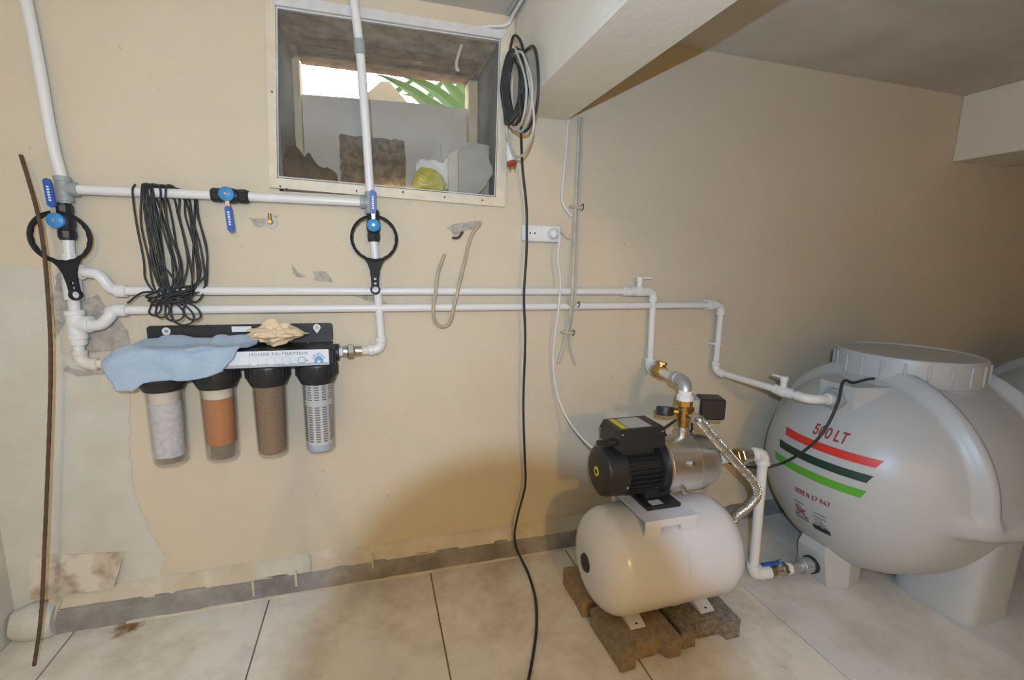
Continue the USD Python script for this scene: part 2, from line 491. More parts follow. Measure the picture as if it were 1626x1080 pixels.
for i in range(len(joints)-1):
    off = -1.06 if i % 2 else -1.20
    ys = [0.0, off, off-1.2, off-2.4, YF]
    for j in range(4):
        tm = TILE_A if i <= 4 else TILE_B if i == 5 else TILE_C
        child(floor, 'tile', rbox((joints[i]+0.0026, ys[j+1]+0.0026, -0.012), (joints[i+1]-0.0026, ys[j]-0.0026, rng.uniform(-0.0006, 0.0006)), 0.0012), tm, smooth=False)


def blob(cx, cz, rx, rz, seed, n=36, rough=0.35):
    t = np.linspace(0, 2*np.pi, n, endpoint=False)
    p = np.stack([np.cos(t)*1.3, np.sin(t)*1.3, np.full(n, seed*7.3)], 1)
    k = 1 + rough*2*(meshkit.fbm(p*1.7, 4, seed)-0.5)*2
    return Polygon(np.stack([cx+rx*k*np.cos(t), cz+rz*k*np.sin(t)], 1)).buffer(0)


# repaired and bare plaster on the back wall
def wallpoly(px, jag=0.006, seed=1):
    p = [at(a, b, y=0.0)[[0, 2]] for a, b in px]
    out = []
    for i in range(len(p)):
        q = p[(i+1) % len(p)]
        n = max(1, int(np.linalg.norm(q-p[i])/0.012))
        for k in range(n):
            out.append(p[i]+(q-p[i])*k/n)
    out = np.array(out)
    w = np.stack([out[:, 0]*22, out[:, 1]*22, np.full(len(out), seed)], 1)
    out[:, 0] += (meshkit.fbm(w, 4, seed)-0.5)*jag*3
    out[:, 1] += (meshkit.fbm(w+9, 4, seed+5)-0.5)*jag*3
    return Polygon(out).buffer(0)


pp = wallpoly([(-40, 420), (84, 428), (92, 470), (95, 560), (205, 570), (207, 650), (209, 760), (222, 810), (245, 850), (262, 885), (250, 915), (-60, 1020)], 0.008, 2)
child(wall_back, 'plaster_patch', extr(pp, A(0, 0, 0), X, Z, 0.0025), W_WHITE, label='whitewashed repair plaster with a wavy edge', smooth=False)
for k, px in enumerate([[(88, 440), (112, 425), (118, 470), (96, 540), (84, 490)], [(132, 480), (160, 470), (170, 500), (198, 512), (205, 545), (180, 560), (135, 555), (128, 520)],
                        [(110, 580), (150, 588), (190, 585), (160, 596), (105, 594)], [(502, 431), (516, 430), (524, 438), (532, 449), (516, 447), (504, 444)], [(461, 417), (468, 422), (480, 434), (488, 438), (478, 440), (464, 432)], [(562, 466), (600, 470), (622, 484), (585, 478)],
                        [(392, 346), (440, 344), (436, 354), (400, 357)], [(710, 362), (752, 350), (766, 349), (760, 362), (725, 372)]]):
    child(wall_back, 'bare_patch', extr(wallpoly(px, 0.011, 11+k), A(0, -0.0026 if k < 3 else 0, 0), X, Z, 0.0015), W_BARE, smooth=False)

# the cement skirting, its painted top, and the lump at its left end
cx0, cx1 = -1.07, 4.6
prof = Polygon([(0, 0), (-0.046, 0), (-0.041, 0.070), (-0.032, 0.082), (0, 0.086)])
def strip(profile, x0, x1, seed, amp, seg=0.02):
    ps = np.array(profile.exterior.coords)[:-1]
    if profile.exterior.is_ccw is False:
        ps = ps[::-1]
    n, m = int((x1-x0)/seg)+1, len(ps)
    xs = np.linspace(x0, x1, n)
    V = np.array([[x, y, z] for x in xs for y, z in ps])
    d = (meshkit.fbm(np.stack([V[:, 0]*14, V[:, 1]*60, V[:, 2]*40], 1), 3, seed)-0.5)*2*amp
    free = (V[:, 1] < -1e-6)
    V[:, 1] -= np.where(free, d+amp*0.5, 0)
    V[:, 2] += np.where(V[:, 2] > 0.03, d*1.2, 0)
    F = []
    for i in range(n-1):
        for j in range(m):
            k = (j+1) % m
            F += [[i*m+j, (i+1)*m+j, (i+1)*m+k], [i*m+j, (i+1)*m+k, i*m+k]]
    for j in range(1, m-1):
        F += [[0, j, j+1], [(n-1)*m, (n-1)*m+j+1, (n-1)*m+j]]
    me = trimesh.Trimesh(V, F, process=False)
    trimesh.repair.fix_normals(me)
    return me


base = solo('baseboard_back', strip(prof, cx0, cx1, 3, 0.004), W_CEMENT, kind='structure')
child(base, 'painted_top', strip(Polygon([(0, 0.076), (-0.036, 0.078), (-0.022, 0.096), (-0.012, 0.122), (0, 0.130)]), cx0, cx1, 8, 0.005), W_PALE, label='cream painted plaster fillet along the top')
child(base, 'mortar_bead', strip(Polygon([(0.0, 0.0), (-0.053, 0.0), (-0.050, 0.004), (-0.042, 0.009), (0, 0.009)]), -0.85, 0.9, 12, 0.004), W_PALE)
for px in ((402, 955), (470, 940), (492, 915), (592, 912)):
    p = at(px[0], px[1]-20, y=-0.044)
    child(base, 'mortar_joint', roughen(rbox(p+A(-0.004, -0.003, -0.03), p+A(0.004, 0.01, 0.03), 0.001), 0.002, 60, px[0], 0.006), W_PALE)

lump = roughen(lathe(A(-1.165, -0.02, 0.045), X, [(0, 0.045), (0.05, 0.062), (0.10, 0.058), (0.115, 0.05)], 24), 0.006, 20, 5, 0.015)
lump.vertices[:, 2] = np.maximum(lump.vertices[:, 2], 0.001)
lump.vertices[:, 1] = np.minimum(lump.vertices[:, 1], 0.0)
child(base, 'plaster_lump', lump, W_WHITE)
ring = tube([A(-1.05, -0.028, 0.055)+0.052*A(0.25*math.sin(t), -0.35*math.cos(t)*0.9, math.sin(t)) for t in np.linspace(0, 2*np.pi, 30)], 0.005, 8)
ring.vertices[:, 2] = np.maximum(ring.vertices[:, 2], 0.001)
child(base, 'pipe_collar', ring, W_PALE)

# ------------------------------------------------------------------ window in its niche
win = Thing('window_1', 'painted wooden frame with a fixed dusty pane over a wall niche', None, (0.1, 0, 1.5), kind='structure')
TLo, TRo, BLo, BRo = A(-0.292, 2.084), A(0.500, 2.086), A(-0.316, 1.496), A(0.500, 1.474)
TLi, TRi, BLi, BRi = A(-0.266, 2.052), A(0.473, 2.058), A(-0.290, 1.528), A(0.463, 1.508)


def bar(q, y0, y1):
    return extr(Polygon(q).buffer(0), A(0, y1, 0), X, Z, y1-y0)


win.part('frame_bar', bar([TLo, TRo, TRi, TLi], -0.030, 0.004), FRAMEW, label='white painted top bar', smooth=False)
win.part('frame_bar', bar([BLo, BRo, BRi, BLi], -0.022, 0.004), FRAMEP, smooth=False)
win.part('frame_bar', bar([TLo, TLi, BLi, BLo], -0.024, 0.004), FRAMEP, smooth=False)
win.part('frame_bar', bar([TRo, TRi, BRi, BRo], -0.024, 0.004), FRAMEP, smooth=False)
win.part('glazing_bead', cat(tube([A(p[0]+dx, -0.021, p[1]+dz) for p, dx, dz in ((TLi, .004, -.004), (BLi, .004, .004), (BRi, -.004, .004), (TRi, -.004, -.004), (TLi, .004, -.004))], 0.003, 6)), FRAMEW)
win.part('pane', bar([TLi, TRi, BRi, BLi], -0.008, -0.005), PANE, smooth=False)
for p in ((455, 300), (520, 5), (566, 303), (638, 30), (640, 305), (706, 313), (766, 318), (445, 296), (432, 146)):
    q = at(p[0], p[1], y=-0.025)
    win.part('nail_head', cyl(q+A(0, 0.006, 0), q+A(0, -0.004, 0), 0.0028, 8), RUST)
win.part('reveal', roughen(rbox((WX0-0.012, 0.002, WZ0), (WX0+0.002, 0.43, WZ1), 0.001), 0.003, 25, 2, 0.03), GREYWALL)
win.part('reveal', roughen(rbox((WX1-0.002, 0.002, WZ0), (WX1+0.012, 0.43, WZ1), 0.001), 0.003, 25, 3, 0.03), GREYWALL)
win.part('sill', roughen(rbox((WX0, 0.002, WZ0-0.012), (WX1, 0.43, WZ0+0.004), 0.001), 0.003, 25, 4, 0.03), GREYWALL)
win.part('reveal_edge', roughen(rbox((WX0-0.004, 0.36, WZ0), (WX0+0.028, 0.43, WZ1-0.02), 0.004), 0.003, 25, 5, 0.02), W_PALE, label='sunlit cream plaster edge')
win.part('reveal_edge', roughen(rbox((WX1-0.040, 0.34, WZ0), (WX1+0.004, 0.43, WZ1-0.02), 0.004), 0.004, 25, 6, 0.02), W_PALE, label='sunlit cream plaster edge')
lint = roughen(rbox((WX0-0.012, 0.002, WZ1-0.004), (WX1+0.012, 0.43, WZ1+0.012), 0.001), 0.006, 14, 7, 0.02)
win.part('lintel', lint, LINTEL)
for k, (y0, y1, dz) in enumerate(((0.19, 0.235, 0.008), (0.25, 0.31, 0.003), (0.325, 0.425, 0.012))):
    win.part('formwork_plank', roughen(rbox((WX0+0.03+0.03*(k == 0), y0, WZ1-0.004-dz), (WX1-0.02, y1, WZ1+0.002), 0.002), 0.003, 30, 20+k, 0.02), PLANKWOOD)

ground = solo('ground', roughen(rbox((-6, 0.45, 1.60), (8, 14, 1.90), 0.01), 0.03, 1.2, 3, 0.6), EARTH, kind='structure')
q0 = 0.40
pan = Polygon([at(470, 300, y=q0)[[0, 2]], at(751, 300, y=q0)[[0, 2]], at(752, 175, y=q0)[[0, 2]], at(640, 163, y=q0)[[0, 2]], at(470, 150, y=q0)[[0, 2]]])
pan = pan.intersection(sbox(WX0+0.03, WZ0+0.004, WX1-0.004, 1.945))
pan = sbox(WX0+0.004, WZ0+0.004, WX1-0.004, 1.70).union(pan).intersection(sbox(WX0+0.004, WZ0+0.004, WX1-0.004, 2.0))
solo('board', extr(pan, A(0, q0+0.008, 0), X, Z, 0.016), BOARD, 'pale board closing the lower part of the niche behind the window', 'board', smooth=False)
pk = [at(a, b, y=0.56)[[0, 2]] for a, b in ((560, 175), (592, 146), (604, 134), (618, 134), (628, 146), (652, 175))]
mnd = extr(Polygon(pk), A(0, 0.66, 0), X, Z, 0.14)
mnd = roughen(mnd, 0.006, 12, 4, 0.03)
solo('stone', mnd, SLAB2, 'pointed pale stone showing above the board behind the window', 'stone')
b0, b1 = at(540, 216, y=0.14), at(641, 226, y=0.14)
blk = roughen(rbox((b0[0], 0.12, WZ0+0.006), (b1[0], 0.23, b0[2]), 0.003), 0.010, 48, 9, 0.006)
solo('rough_block', blk, BLOCK, 'brown crumbling concrete block standing in the middle of the window niche', 'block')
# heap of dirt at the left of the niche
gx = np.linspace(WX0+0.006, -0.112, 34)
gy = np.linspace(0.01, 0.22, 20)
hp = np.interp(gx, [WX0, -0.24, -0.215, -0.2, -0.17, -0.14, -0.10, -0.075], [0.150, 0.135, 0.105, 0.125, 0.085, 0.070, 0.050, 0.02])
V, F = [], []
for i, x in enumerate(gx):
    for j, y in enumerate(gy):
        h = hp[i]*(0.62+0.5*math.exp(-((y-0.12)/0.07)**2)) + 0.05*(meshkit.fbm(np.array([[x*22, y*22, 1]]), 4, 5)[0]-0.5)
        V.append((x, y, WZ0+0.004+max(0.004, h)))
n0 = len(V)
for i, x in enumerate(gx):
    for j, y in enumerate(gy):
        V.append((x, y, WZ0+0.004))
nj = len(gy)
for i in range(len(gx)-1):
    for j in range(nj-1):
        a, b, c, d = i*nj+j, (i+1)*nj+j, (i+1)*nj+j+1, i*nj+j+1
        F += [[a, b, c], [a, c, d], [a+n0, c+n0, b+n0], [a+n0, d+n0, c+n0]]
for i in range(len(gx)-1):
    for j in (0, nj-1):
        a, b = i*nj+j, (i+1)*nj+j
        F += [[a, a+n0, b+n0], [a, b+n0, b]] if j == 0 else [[a, b+n0, a+n0], [a, b, b+n0]]
for j in range(nj-1):
    for i in (0, len(gx)-1):
        a, b = i*nj+j, i*nj+j+1
        F += [[a, b+n0, a+n0], [a, b, b+n0]] if i == 0 else [[a, a+n0, b+n0], [a, b+n0, b]]
solo('dirt_heap', trimesh.Trimesh(V, F, process=False), DIRT, 'dark heap of earth in the left corner of the window niche', 'dirt', kind='stuff')


def slab(px, y, th, mat, label, name='stone_slab', seed=1):
    p = [at(a, b, y=y)[[0, 2]] for a, b in px]
    p = [A(q[0], max(q[1], WZ0+0.007)) for q in p]
    m = extr(Polygon(p).buffer(0), A(0, y+th, 0), X, Z, th)
    solo(name, roughen(m, 0.0015, 30, seed, 0.02), mat, label, 'stone')


slab([(728, 240), (770, 230), (778, 258), (785, 272), (768, 300), (758, 309), (728, 310), (729, 282)], 0.050, 0.018, SLAB, 'grey broken stone slab leaning behind the pane at the right')
slab([(712, 246), (728, 236), (733, 268), (742, 276), (728, 280), (728, 312), (712, 310)], 0.072, 0.016, SLAB2, 'beige broken stone piece beside the grey slab behind the pane', seed=2)
slab([(700, 228), (752, 226), (790, 234), (789, 310), (705, 312)], 0.115, 0.02, SLAB, 'dull grey slab standing behind the other stone pieces in the niche', seed=3)


def bagmesh(px, y, th, seed, amp):
    p = [at(a, b, y=y)[[0, 2]] for a, b in px]
    p = [A(q[0], max(q[1], WZ0+0.010)) for q in p]
    m = extr(Polygon(p).buffer(0), A(0, y+th/2, 0), X, Z, th)
    m = m.subdivide_to_size(0.012, max_iter=10)
    m.merge_vertices()
    c = m.centroid
    bx = m.bounds
    rr = np.clip(np.max(np.abs((m.vertices-c)[:, [0, 2]])/((bx[1]-bx[0])[[0, 2]]/2), axis=1), 0, 1)
    m.vertices[:, 1] = c[1] + (m.vertices[:, 1]-c[1])*(1-0.75*rr**2)
    m.vertices += m.vertex_normals*((meshkit.fbm(m.vertices*45, 3, seed)-0.5)[:, None]*amp)
    return m


bag = Thing('plastic_bag', 'crumpled yellow and white plastic bag in the window niche', 'bag', at(685, 300, y=0.08))
bag.part('white_bag', bagmesh([(660, 262), (668, 254), (690, 256), (704, 260), (712, 248), (712, 300), (690, 308), (662, 290)], 0.10, 0.05, 3, 0.012), BAGW, smooth=True)
bag.part('yellow_bag', bagmesh([(655, 290), (660, 272), (668, 265), (690, 270), (700, 280), (709, 292), (706, 302), (690, 304), (676, 300), (668, 306), (656, 300)], 0.055, 0.05, 5, 0.012), BAGY, smooth=True)

# broad strap leaves growing outside the opening
plant = Thing('strap_leaf_plant', 'green strap-leaved plant outside the opening above the board', 'plant', (0.5, 0.95, 1.9))
def blade(p0, p1, p2, w, y):
    t = np.linspace(0, 1, 14)
    a, b, c = (at(*p, y=yy) for p, yy in zip((p0, p1, p2), y))
    P = np.array([(1-s)**2*a+2*s*(1-s)*b+s*s*c for s in t])
    T = np.gradient(P, axis=0)
    T /= np.linalg.norm(T, axis=1, keepdims=True)
    S = np.cross(T, A(0, 1, 0.15))
    S /= np.linalg.norm(S, axis=1, keepdims=True)
    wd = w*np.clip(1.15-t**1.6*1.12, 0.02, 1)
    L, Rr, M_ = P-S*wd[:, None], P+S*wd[:, None], P+A(0, 0.012, 0)
    V = np.vstack([L, M_, Rr, L+A(0, .002, 0), M_+A(0, .002, 0), Rr+A(0, .002, 0)])
    n = len(t)
    F = []
    for i in range(n-1):
        for k in (0, 1):
            q = [k*n+i, k*n+i+1, (k+1)*n+i+1, (k+1)*n+i]
            F += [[q[0], q[1], q[2]], [q[0], q[2], q[3]]]
            q = [x+3*n for x in q]
            F += [[q[0], q[2], q[1]], [q[0], q[3], q[2]]]
        F += [[i, i+3*n, i+1+3*n], [i, i+1+3*n, i+1], [2*n+i, 2*n+i+1+3*n, 2*n+i+3*n], [2*n+i, 2*n+i+1, 2*n+i+1+3*n]]
    return trimesh.Trimesh(V, F, process=False)


for p0, p1, p2, w, y in [((690, 176), (660, 140), (600, 118), 0.030, (0.9, 0.9, 0.8)), ((735, 185), (690, 130), (630, 118), 0.034, (1.0, 1.0, 0.95)), ((604, 168), (630, 140), (690, 106), 0.016, (1.2, 1.2, 1.3)),
                         ((745, 190), (728, 140), (690, 120), 0.040, (1.1, 1.1, 1.1)), ((730, 180), (722, 140), (742, 110), 0.036, (1.2, 1.2, 1.2)), ((668, 176), (690, 140), (720, 112), 0.022, (1.4, 1.4, 1.5)),
                         ((712, 180), (676, 150), (640, 150), 0.020, (1.0, 1.0, 0.9)), ((748, 176), (742, 150), (734, 120), 0.03, (1.3, 1.3, 1.3))]:
    plant.part('leaf', blade(p0, p1, p2, w, y), LEAF)
plant.part('stem', tube([(0.52, 1.0, 1.80), (0.51, 1.0, 1.95), (0.5, 1.0, 2.05)], [0.03, 0.025, 0.015], 10), LEAF)

# ------------------------------------------------------------------ plumbing
PR = 0.0145


def collar(a, d, r, L=0.016):
    return cyl(a, A(*a)+nrm(d)*L, r, 24, 0.002)


def elbow(T, p0, c, p1, r=PR, mat=PVC, R=0.034):
    c = A(*c)
    a, b = nrm(A(*p0)-c), nrm(A(*p1)-c)
    path = fillet([c+a*(R+0.006), c, c+b*(R+0.006)], R, 10)
    T.part('elbow', cat(tube(path, r*1.28, 20), collar(c+a*(R-0.004), a, r*1.42), collar(c+b*(R-0.004), b, r*1.42)), mat)


def pipe(T, a, b, r=PR, mat=PVC, name='pipe', label=None):
    T.part(name, cyl(a, b, r, 22, 0.001), mat, label=label)


def run(T, pts, r=PR, mat=PVC, R=0.034):
    pts = [A(*p) for p in pts]
    for i in range(len(pts)-1):
        pipe(T, pts[i], pts[i+1], r, mat) if len(pts) == 2 else None
    if len(pts) > 2:
        for i in range(len(pts)-1):
            d = nrm(pts[i+1]-pts[i])
            pipe(T, pts[i]+(d*R*0.8 if i else 0), pts[i+1]-(d*R*0.8 if i < len(pts)-2 else 0), r, mat)
        for i in range(1, len(pts)-1):
            elbow(T, pts[i-1], pts[i], pts[i+1], r, mat, R)


def tee(T, c, d, b, r=PR, mat=PVC, L=0.034, name='tee_fitting', k=1.30):
    c, d, b = A(*c), nrm(d), nrm(b)
    T.part(name, cat(cyl(c-d*L, c+d*L, r*k, 24), collar(c-d*L, -d, r*k*1.1, 0.004), collar(c-d*(L-0.014), -d, r*k*1.10, 0.016), collar(c+d*(L-0.014), d, r*k*1.10, 0.016),
                     cyl(c, c+b*L, r*k, 24), collar(c+b*(L-0.014), b, r*k*1.10, 0.016)), mat)


PY = -0.042
L0, L1, L2 = at(38, -12, y=PY), at(60, 95, y=PY), at(82, 220, y=PY)
L3 = at(101, 300, y=PY)                                   # grey tee
L5 = at(112, 432, y=PY)                                   # upper branch
L6 = at(121, 515, y=PY)                                   # lower branch
L7 = at(128, 579, y=PY)                                   # elbow to the filter
riser = Thing('water_pipe', 'white water pipe coming down the left end of the wall into the filter unit', 'pipe', L7)
riser.part('pipe', tube(spline([L0+A(-0.014, 0, 0.12), L0, L1, L2, L3+A(0, 0, 0.02)], 8), PR, 20), PVC)
tee(riser, L3, Z, X, mat=GREYFIT, name='grey_tee')
pipe(riser, L3, L5)
riser.part('coupling', cat(cyl(L5+A(0, 0, -0.03), L5+A(0, 0, 0.055), PR*1.32, 24), cyl(L5+A(0, 0, -0.085), L5+A(0, 0, -0.03), PR*1.6, 24)), PVC)
tee(riser, L5, Z, X+A(0, -0.25, 0), r=PR*1.1)
pipe(riser, L5, L6)
tee(riser, L6, Z, X+A(0, -0.2, 0), r=PR*1.25, L=0.042)
pipe(riser, L6, L7)
riser.part('coupling', cyl(L6+A(0, 0, -0.065), L6+A(0, 0, -0.035), PR*1.5, 24), PVC)
elbow(riser, L6, L7, L7+X, mat=PVCOLD)
pipe(riser, L7+A(0.03, 0, 0), A(-0.700, PY-0.012, 0.925), mat=PVCOLD, name='filter_inlet')
riser.part('inlet_coupling', cyl(L7+A(0.075, 0, 0), L7+A(0.115, -0.004, 0), PR*1.45, 24), PVCOLD)

M0, M1 = at(560, -14, y=-0.075), at(571, 75, y=-0.065)
M3 = at(589, 322, y=PY)
M6, M7 = at(598, 468, y=PY), at(606, 551, y=PY)
mid = Thing('water_pipe', 'white water pipe running in front of the window to the right end of the filter', 'pipe', M7)
mid.part('pipe', tube(spline([M0+A(0, 0, 0.05), M0, M1, at(580, 190, y=-0.055), M3], 8), PR, 20), PVC)
mid.part('grey_coupling', cyl(M1+A(-0.001, 0, 0.022), M1+A(0.001, 0, -0.022), PR*1.25, 24), GREYFIT)
tee(mid, M3, Z, -X, mat=GREYFIT, name='grey_tee')
pipe(mid, M3, M7+A(0, 0, 0.03))
FZ = 0.937
M7 = A(M7[0], PY, FZ)
elbow(mid, M3, M7, M7-X, mat=PVC)
mid.part('union_nut', cat(cyl(M7+A(-0.095, -0.01, 0), M7+A(-0.07, -0.008, 0), 0.019, 24), hexnut(M7+A(-0.118, -0.012, 0), M7+A(-0.098, -0.011, 0), 0.028), cyl(M7+A(-0.135, -0.013, 0), M7+A(-0.118, -0.012, 0), 0.020, 24)), NICKEL, label='nickel union')
pipe(mid, M7+A(-0.03, 0, 0), M7+A(-0.085, -0.008, 0), r=0.017, mat=PVCOLD)
pipe(mid, M7+A(-0.13, -0.012, 0), A(-0.125, PY-0.020, FZ), r=0.017)
mid.part('sealing_ring', cat(*[cyl(M7+A(-0.140-k*0.012, -0.013, 0), M7+A(-0.145-k*0.012, -0.013, 0), 0.0195, 20) for k in range(2)]), INKBLUE)

byp = Thing('water_pipe', 'white horizontal bypass pipe between the two ceiling pipes below the window', 'pipe', (L3+M3)/2)
BV = at(366, 311, y=PY)
pipe(byp, L3+X*0.03, BV)
pipe(byp, BV, M3-X*0.03)


def valve(label, c, d, lever, front=IN):
    """Black ball valve with a blue disc and a blue lever; d is the pipe's run, lever the way its handle points."""
    c, d, lever = A(*c), nrm(d), nrm(lever)
    T = Thing('ball_valve', label, 'valve', c, 'blue lever ball valves on the filter pipes')
    T.part('valve_body', cat(lathe(c-d*0.026, d, [(0, 0.018), (0.004, 0.021), (0.018, 0.024), (0.034, 0.024), (0.048, 0.021), (0.052, 0.018)], 24),
                             cyl(c, c+front*0.043, 0.013, 20)), BLACK)
    for s in (-1, 1):
        T.part('end_nut', cat(cyl(c+d*s*0.024, c+d*s*0.050, 0.0225, 10, 0.003), cyl(c+d*s*0.048, c+d*s*0.054, 0.020, 20)), BLACK)
    T.part('lever_disc', cat(lathe(c+front*0.040, front, [(0, 0.021), (0.008, 0.0225), (0.012, 0.021), (0.016, 0.012), (0.017, 0.008)], 28)), BLUE)
    T.part('screw', cyl(c+front*0.055, c+front*0.059, 0.005, 6), STEEL)
    side = nrm(np.cross(lever, front))
    lv = T.part('lever', obox(c+front*0.049+lever*0.034, side, front, lever, (0.013, 0.003, 0.05), 0.0008), STEEL)
    g = Polygon(LineString([(0, 0.046), (0, 0.107)]).buffer(0.0095).exterior)
    gp = T.part('grip', extr(g, c+front*0.0455, side, lever, 0.009) if np.cross(side, lever)@front > 0 else extr(g, c+front*0.0545, side, lever, 0.009), BLUED, parent=lv)
    marks = cat(*[obox(c+front*0.0546+lever*(0.056+0.0075*k), side, front, lever, (0.0065, 0.0008, 0.0042 if k % 2 else 0.0052), 0.0003) for k in range(6)])
    T.part('grip_print', marks, LABELW, parent=lv, label='worn white lettering')
    return T


valve('blue lever ball valve on the leftmost ceiling pipe, lever pointing up', at(104, 352, y=PY), Z, nrm(A(-0.05, 0, 1)))
valve('blue lever ball valve on the horizontal bypass pipe, lever hanging down', BV, X, nrm(A(0.06, 0, -1)))
valve('blue lever ball valve on the pipe below the window, lever pointing up', at(593, 359, y=PY), Z, Z)

# long pipes along the wall
U0 = at(183, 460, y=PY)
UE = at(1038, 464, y=PY)
UD = at(1040, 583, y=PY-0.005)
zu, zl = 1.153, 1.092
U0[2] = UE[2] = zu
# pump discharge stands here
PX, PYC, PZ = 1.055, -0.45, 0.565
DT = A(PX, PYC, 0.862)
UDn = A(UE[0]+0.004, PY-0.005, 0.815)
up = Thing('water_pipe', 'upper of the two long white pipes on the wall, running down to the pump', 'pipe', UE)
up.part('offset_bend', tube(spline([L5+A(0.025, -0.006, 0), at(140, 433, y=PY-0.014), at(152, 435, y=PY-0.018), at(161, 441, y=PY-0.018), at(170, 452, y=PY-0.014), at(178, 459, y=PY-0.006), U0+A(0.012, 0, 0)], 8), PR*1.12, 20), PVC)
up.part('socket', cat(cyl(U0, U0+X*0.03, PR*1.4, 24)), PVC)
VU = at(1015, 464, y=PY)
VU[2] = zu
pipe(up, U0+X*0.01, VU)
pipe(up, VU, UE-X*0.025)
elbow(up, VU, UE, UDn)
pipe(up, UE-A(0, 0, 0.03), UDn+A(0, 0, 0.03))
dd = nrm(DT-UDn)
elbow(up, UE, UDn, DT, r=PR*1.15)
up.part('socket', cyl(VU-X*0.075, VU-X*0.045, PR*1.38, 24), PVC)
up.part('chrome_union', cat(cyl(UDn+dd*0.05, UDn+dd*0.072, 0.021, 24), hexnut(UDn+dd*0.07, UDn+dd*0.095, 0.027)), NICKEL, label='chrome union nut')
cv = UDn+dd*0.125
up.part('check_valve', cat(cyl(UDn+dd*0.09, UDn+dd*0.175, 0.022, 24), hexnut(UDn+dd*0.09, UDn+dd*0.112, 0.027), hexnut(UDn+dd*0.158, UDn+dd*0.18, 0.027), cyl(cv, cv+A(0.01, 0, 0.034), 0.019, 20), hexnut(cv+A(0.009, 0, 0.030), cv+A(0.012, 0, 0.042), 0.022)), BRASS, label='brass check valve')
up.part('white_nipple', cat(cyl(UDn+dd*0.178, UDn+dd*0.30, 0.0175, 20)), PVC)
gal = fillet([UDn+dd*0.29, DT, A(PX, PYC, 0.812)], 0.045, 10)
Lg = np.linalg.norm(DT-UDn)
up.part('galvanised_elbow', cat(tube(fillet([DT-dd*0.085, DT, DT-A(0, 0, 0.055)], 0.05, 12), 0.0225, 24), cyl(DT-dd*0.105, DT-dd*0.07, 0.026, 24)), GALV, label='grey galvanised elbow')
up.part('pipe', cyl(UDn+dd*0.29, DT-dd*0.08, 0.018, 20), GALV)
up.part('white_union', cat(cyl(A(PX, PYC, 0.795), A(PX, PYC, 0.815), 0.029, 10, 0.002), cyl(A(PX, PYC, 0.813), A(PX, PYC, 0.832), 0.0235, 24)), PVC)

Q0 = at(183, 492, y=PY)
QE, QD = at(1146, 484, y=PY), at(1139, 592, y=PY)
Q0[2] = QE[2] = zl
QD = A(QE[0], PY, 0.782)
TKY = -0.485
QT = A(1.735, TKY, 0.768)
QB = A(1.600, TKY, 0.770)
lo = Thing('water_pipe', 'lower of the two long white pipes on the wall, running to the tank inlet', 'pipe', QE)
lo.part('offset_bend', tube(spline([L6+A(0.035, -0.008, 0), at(148, 517, y=PY-0.012), at(160, 515, y=PY-0.016), at(169, 508, y=PY-0.016), at(176, 499, y=PY-0.012), Q0+A(-0.012, -0.002, -0.003), Q0+A(0.012, 0, 0)], 8), PR*1.2, 20), PVC)
lo.part('socket', cyl(Q0, Q0+X*0.03, PR*1.4, 24), PVC)
pipe(lo, Q0+X*0.01, QE-X*0.025)
lo.part('pipe_clip', cat(hexnut(QE-X*0.075, QE-X*0.055, 0.024), rbox(QE+A(-0.07, 0.0, -0.024), QE+A(-0.06, 0.042, 0.024), 0.002)), PVC)
elbow(lo, Q0, QE, QD)
pipe(lo, QE-A(0, 0, 0.03), QD+A(0, 0, 0.03))
cl = (QE*0.42+QD*0.58)
lo.part('pipe_clip', cat(cyl(cl-Z*0.006, cl+Z*0.006, PR*1.3, 20), rbox(cl+A(-0.03, 0, -0.005), cl+A(0.03, 0.042, 0.005), 0.002)), PVC)
elbow(lo, QE, QD, QB)
d2 = nrm(QB-QD)
pipe(lo, QD+d2*0.03, QB-d2*0.04)
VL = QD+(QB-QD)*0.74
lo.part('offset_bend', tube(spline([QB-d2*0.06, QB-d2*0.02, QB+A(0.03, 0.0, 0.0), QT-X*0.05, QT-X*0.02], 8), PR*1.25, 20), PVC)
lo.part('socket', cat(cyl(QT-X*0.062, QT-X*0.03, PR*1.5, 24), cyl(QT-X*0.03, QT, PR*1.3, 24)), PVC)


def white_valve(label, c, d, lever):
    c, d, lever = A(*c), nrm(d), nrm(lever)
    T = Thing('pipe_valve', label, 'valve', c)
    T.part('valve_body', cat(lathe(c-d*0.036, d, [(0, 0.0195), (0.012, 0.0205), (0.018, 0.0195), (0.024, 0.0225), (0.048, 0.0225), (0.054, 0.0195), (0.060, 0.0205), (0.072, 0.0195)], 24),
                             cyl(c, c+Z*0.046, 0.0125, 20)), PVC)
    T.part('valve_cap', lathe(c+Z*0.042, Z, [(0, 0.014), (0.004, 0.016), (0.018, 0.016), (0.021, 0.012)], 20), PVC)
    T.part('lever', hull([c+Z*z+lever*l+np.cross(Z, lever)*s for z, l, s in ((0.053, 0.0, 0.008), (0.053, 0, -0.008), (0.062, 0, 0.008), (0.062, 0, -0.008), (0.055, 0.05, 0.007), (0.055, 0.05, -0.007), (0.060, 0.05, 0.007), (0.060, 0.05, -0.007))]), PVC)
    return T


white_valve('white plastic stop valve on the upper wall pipe just before it drops', VU, X, nrm(A(1, -0.25, 0)))
white_valve('white plastic stop valve on the pipe running into the tank', VL, d2, -d2)

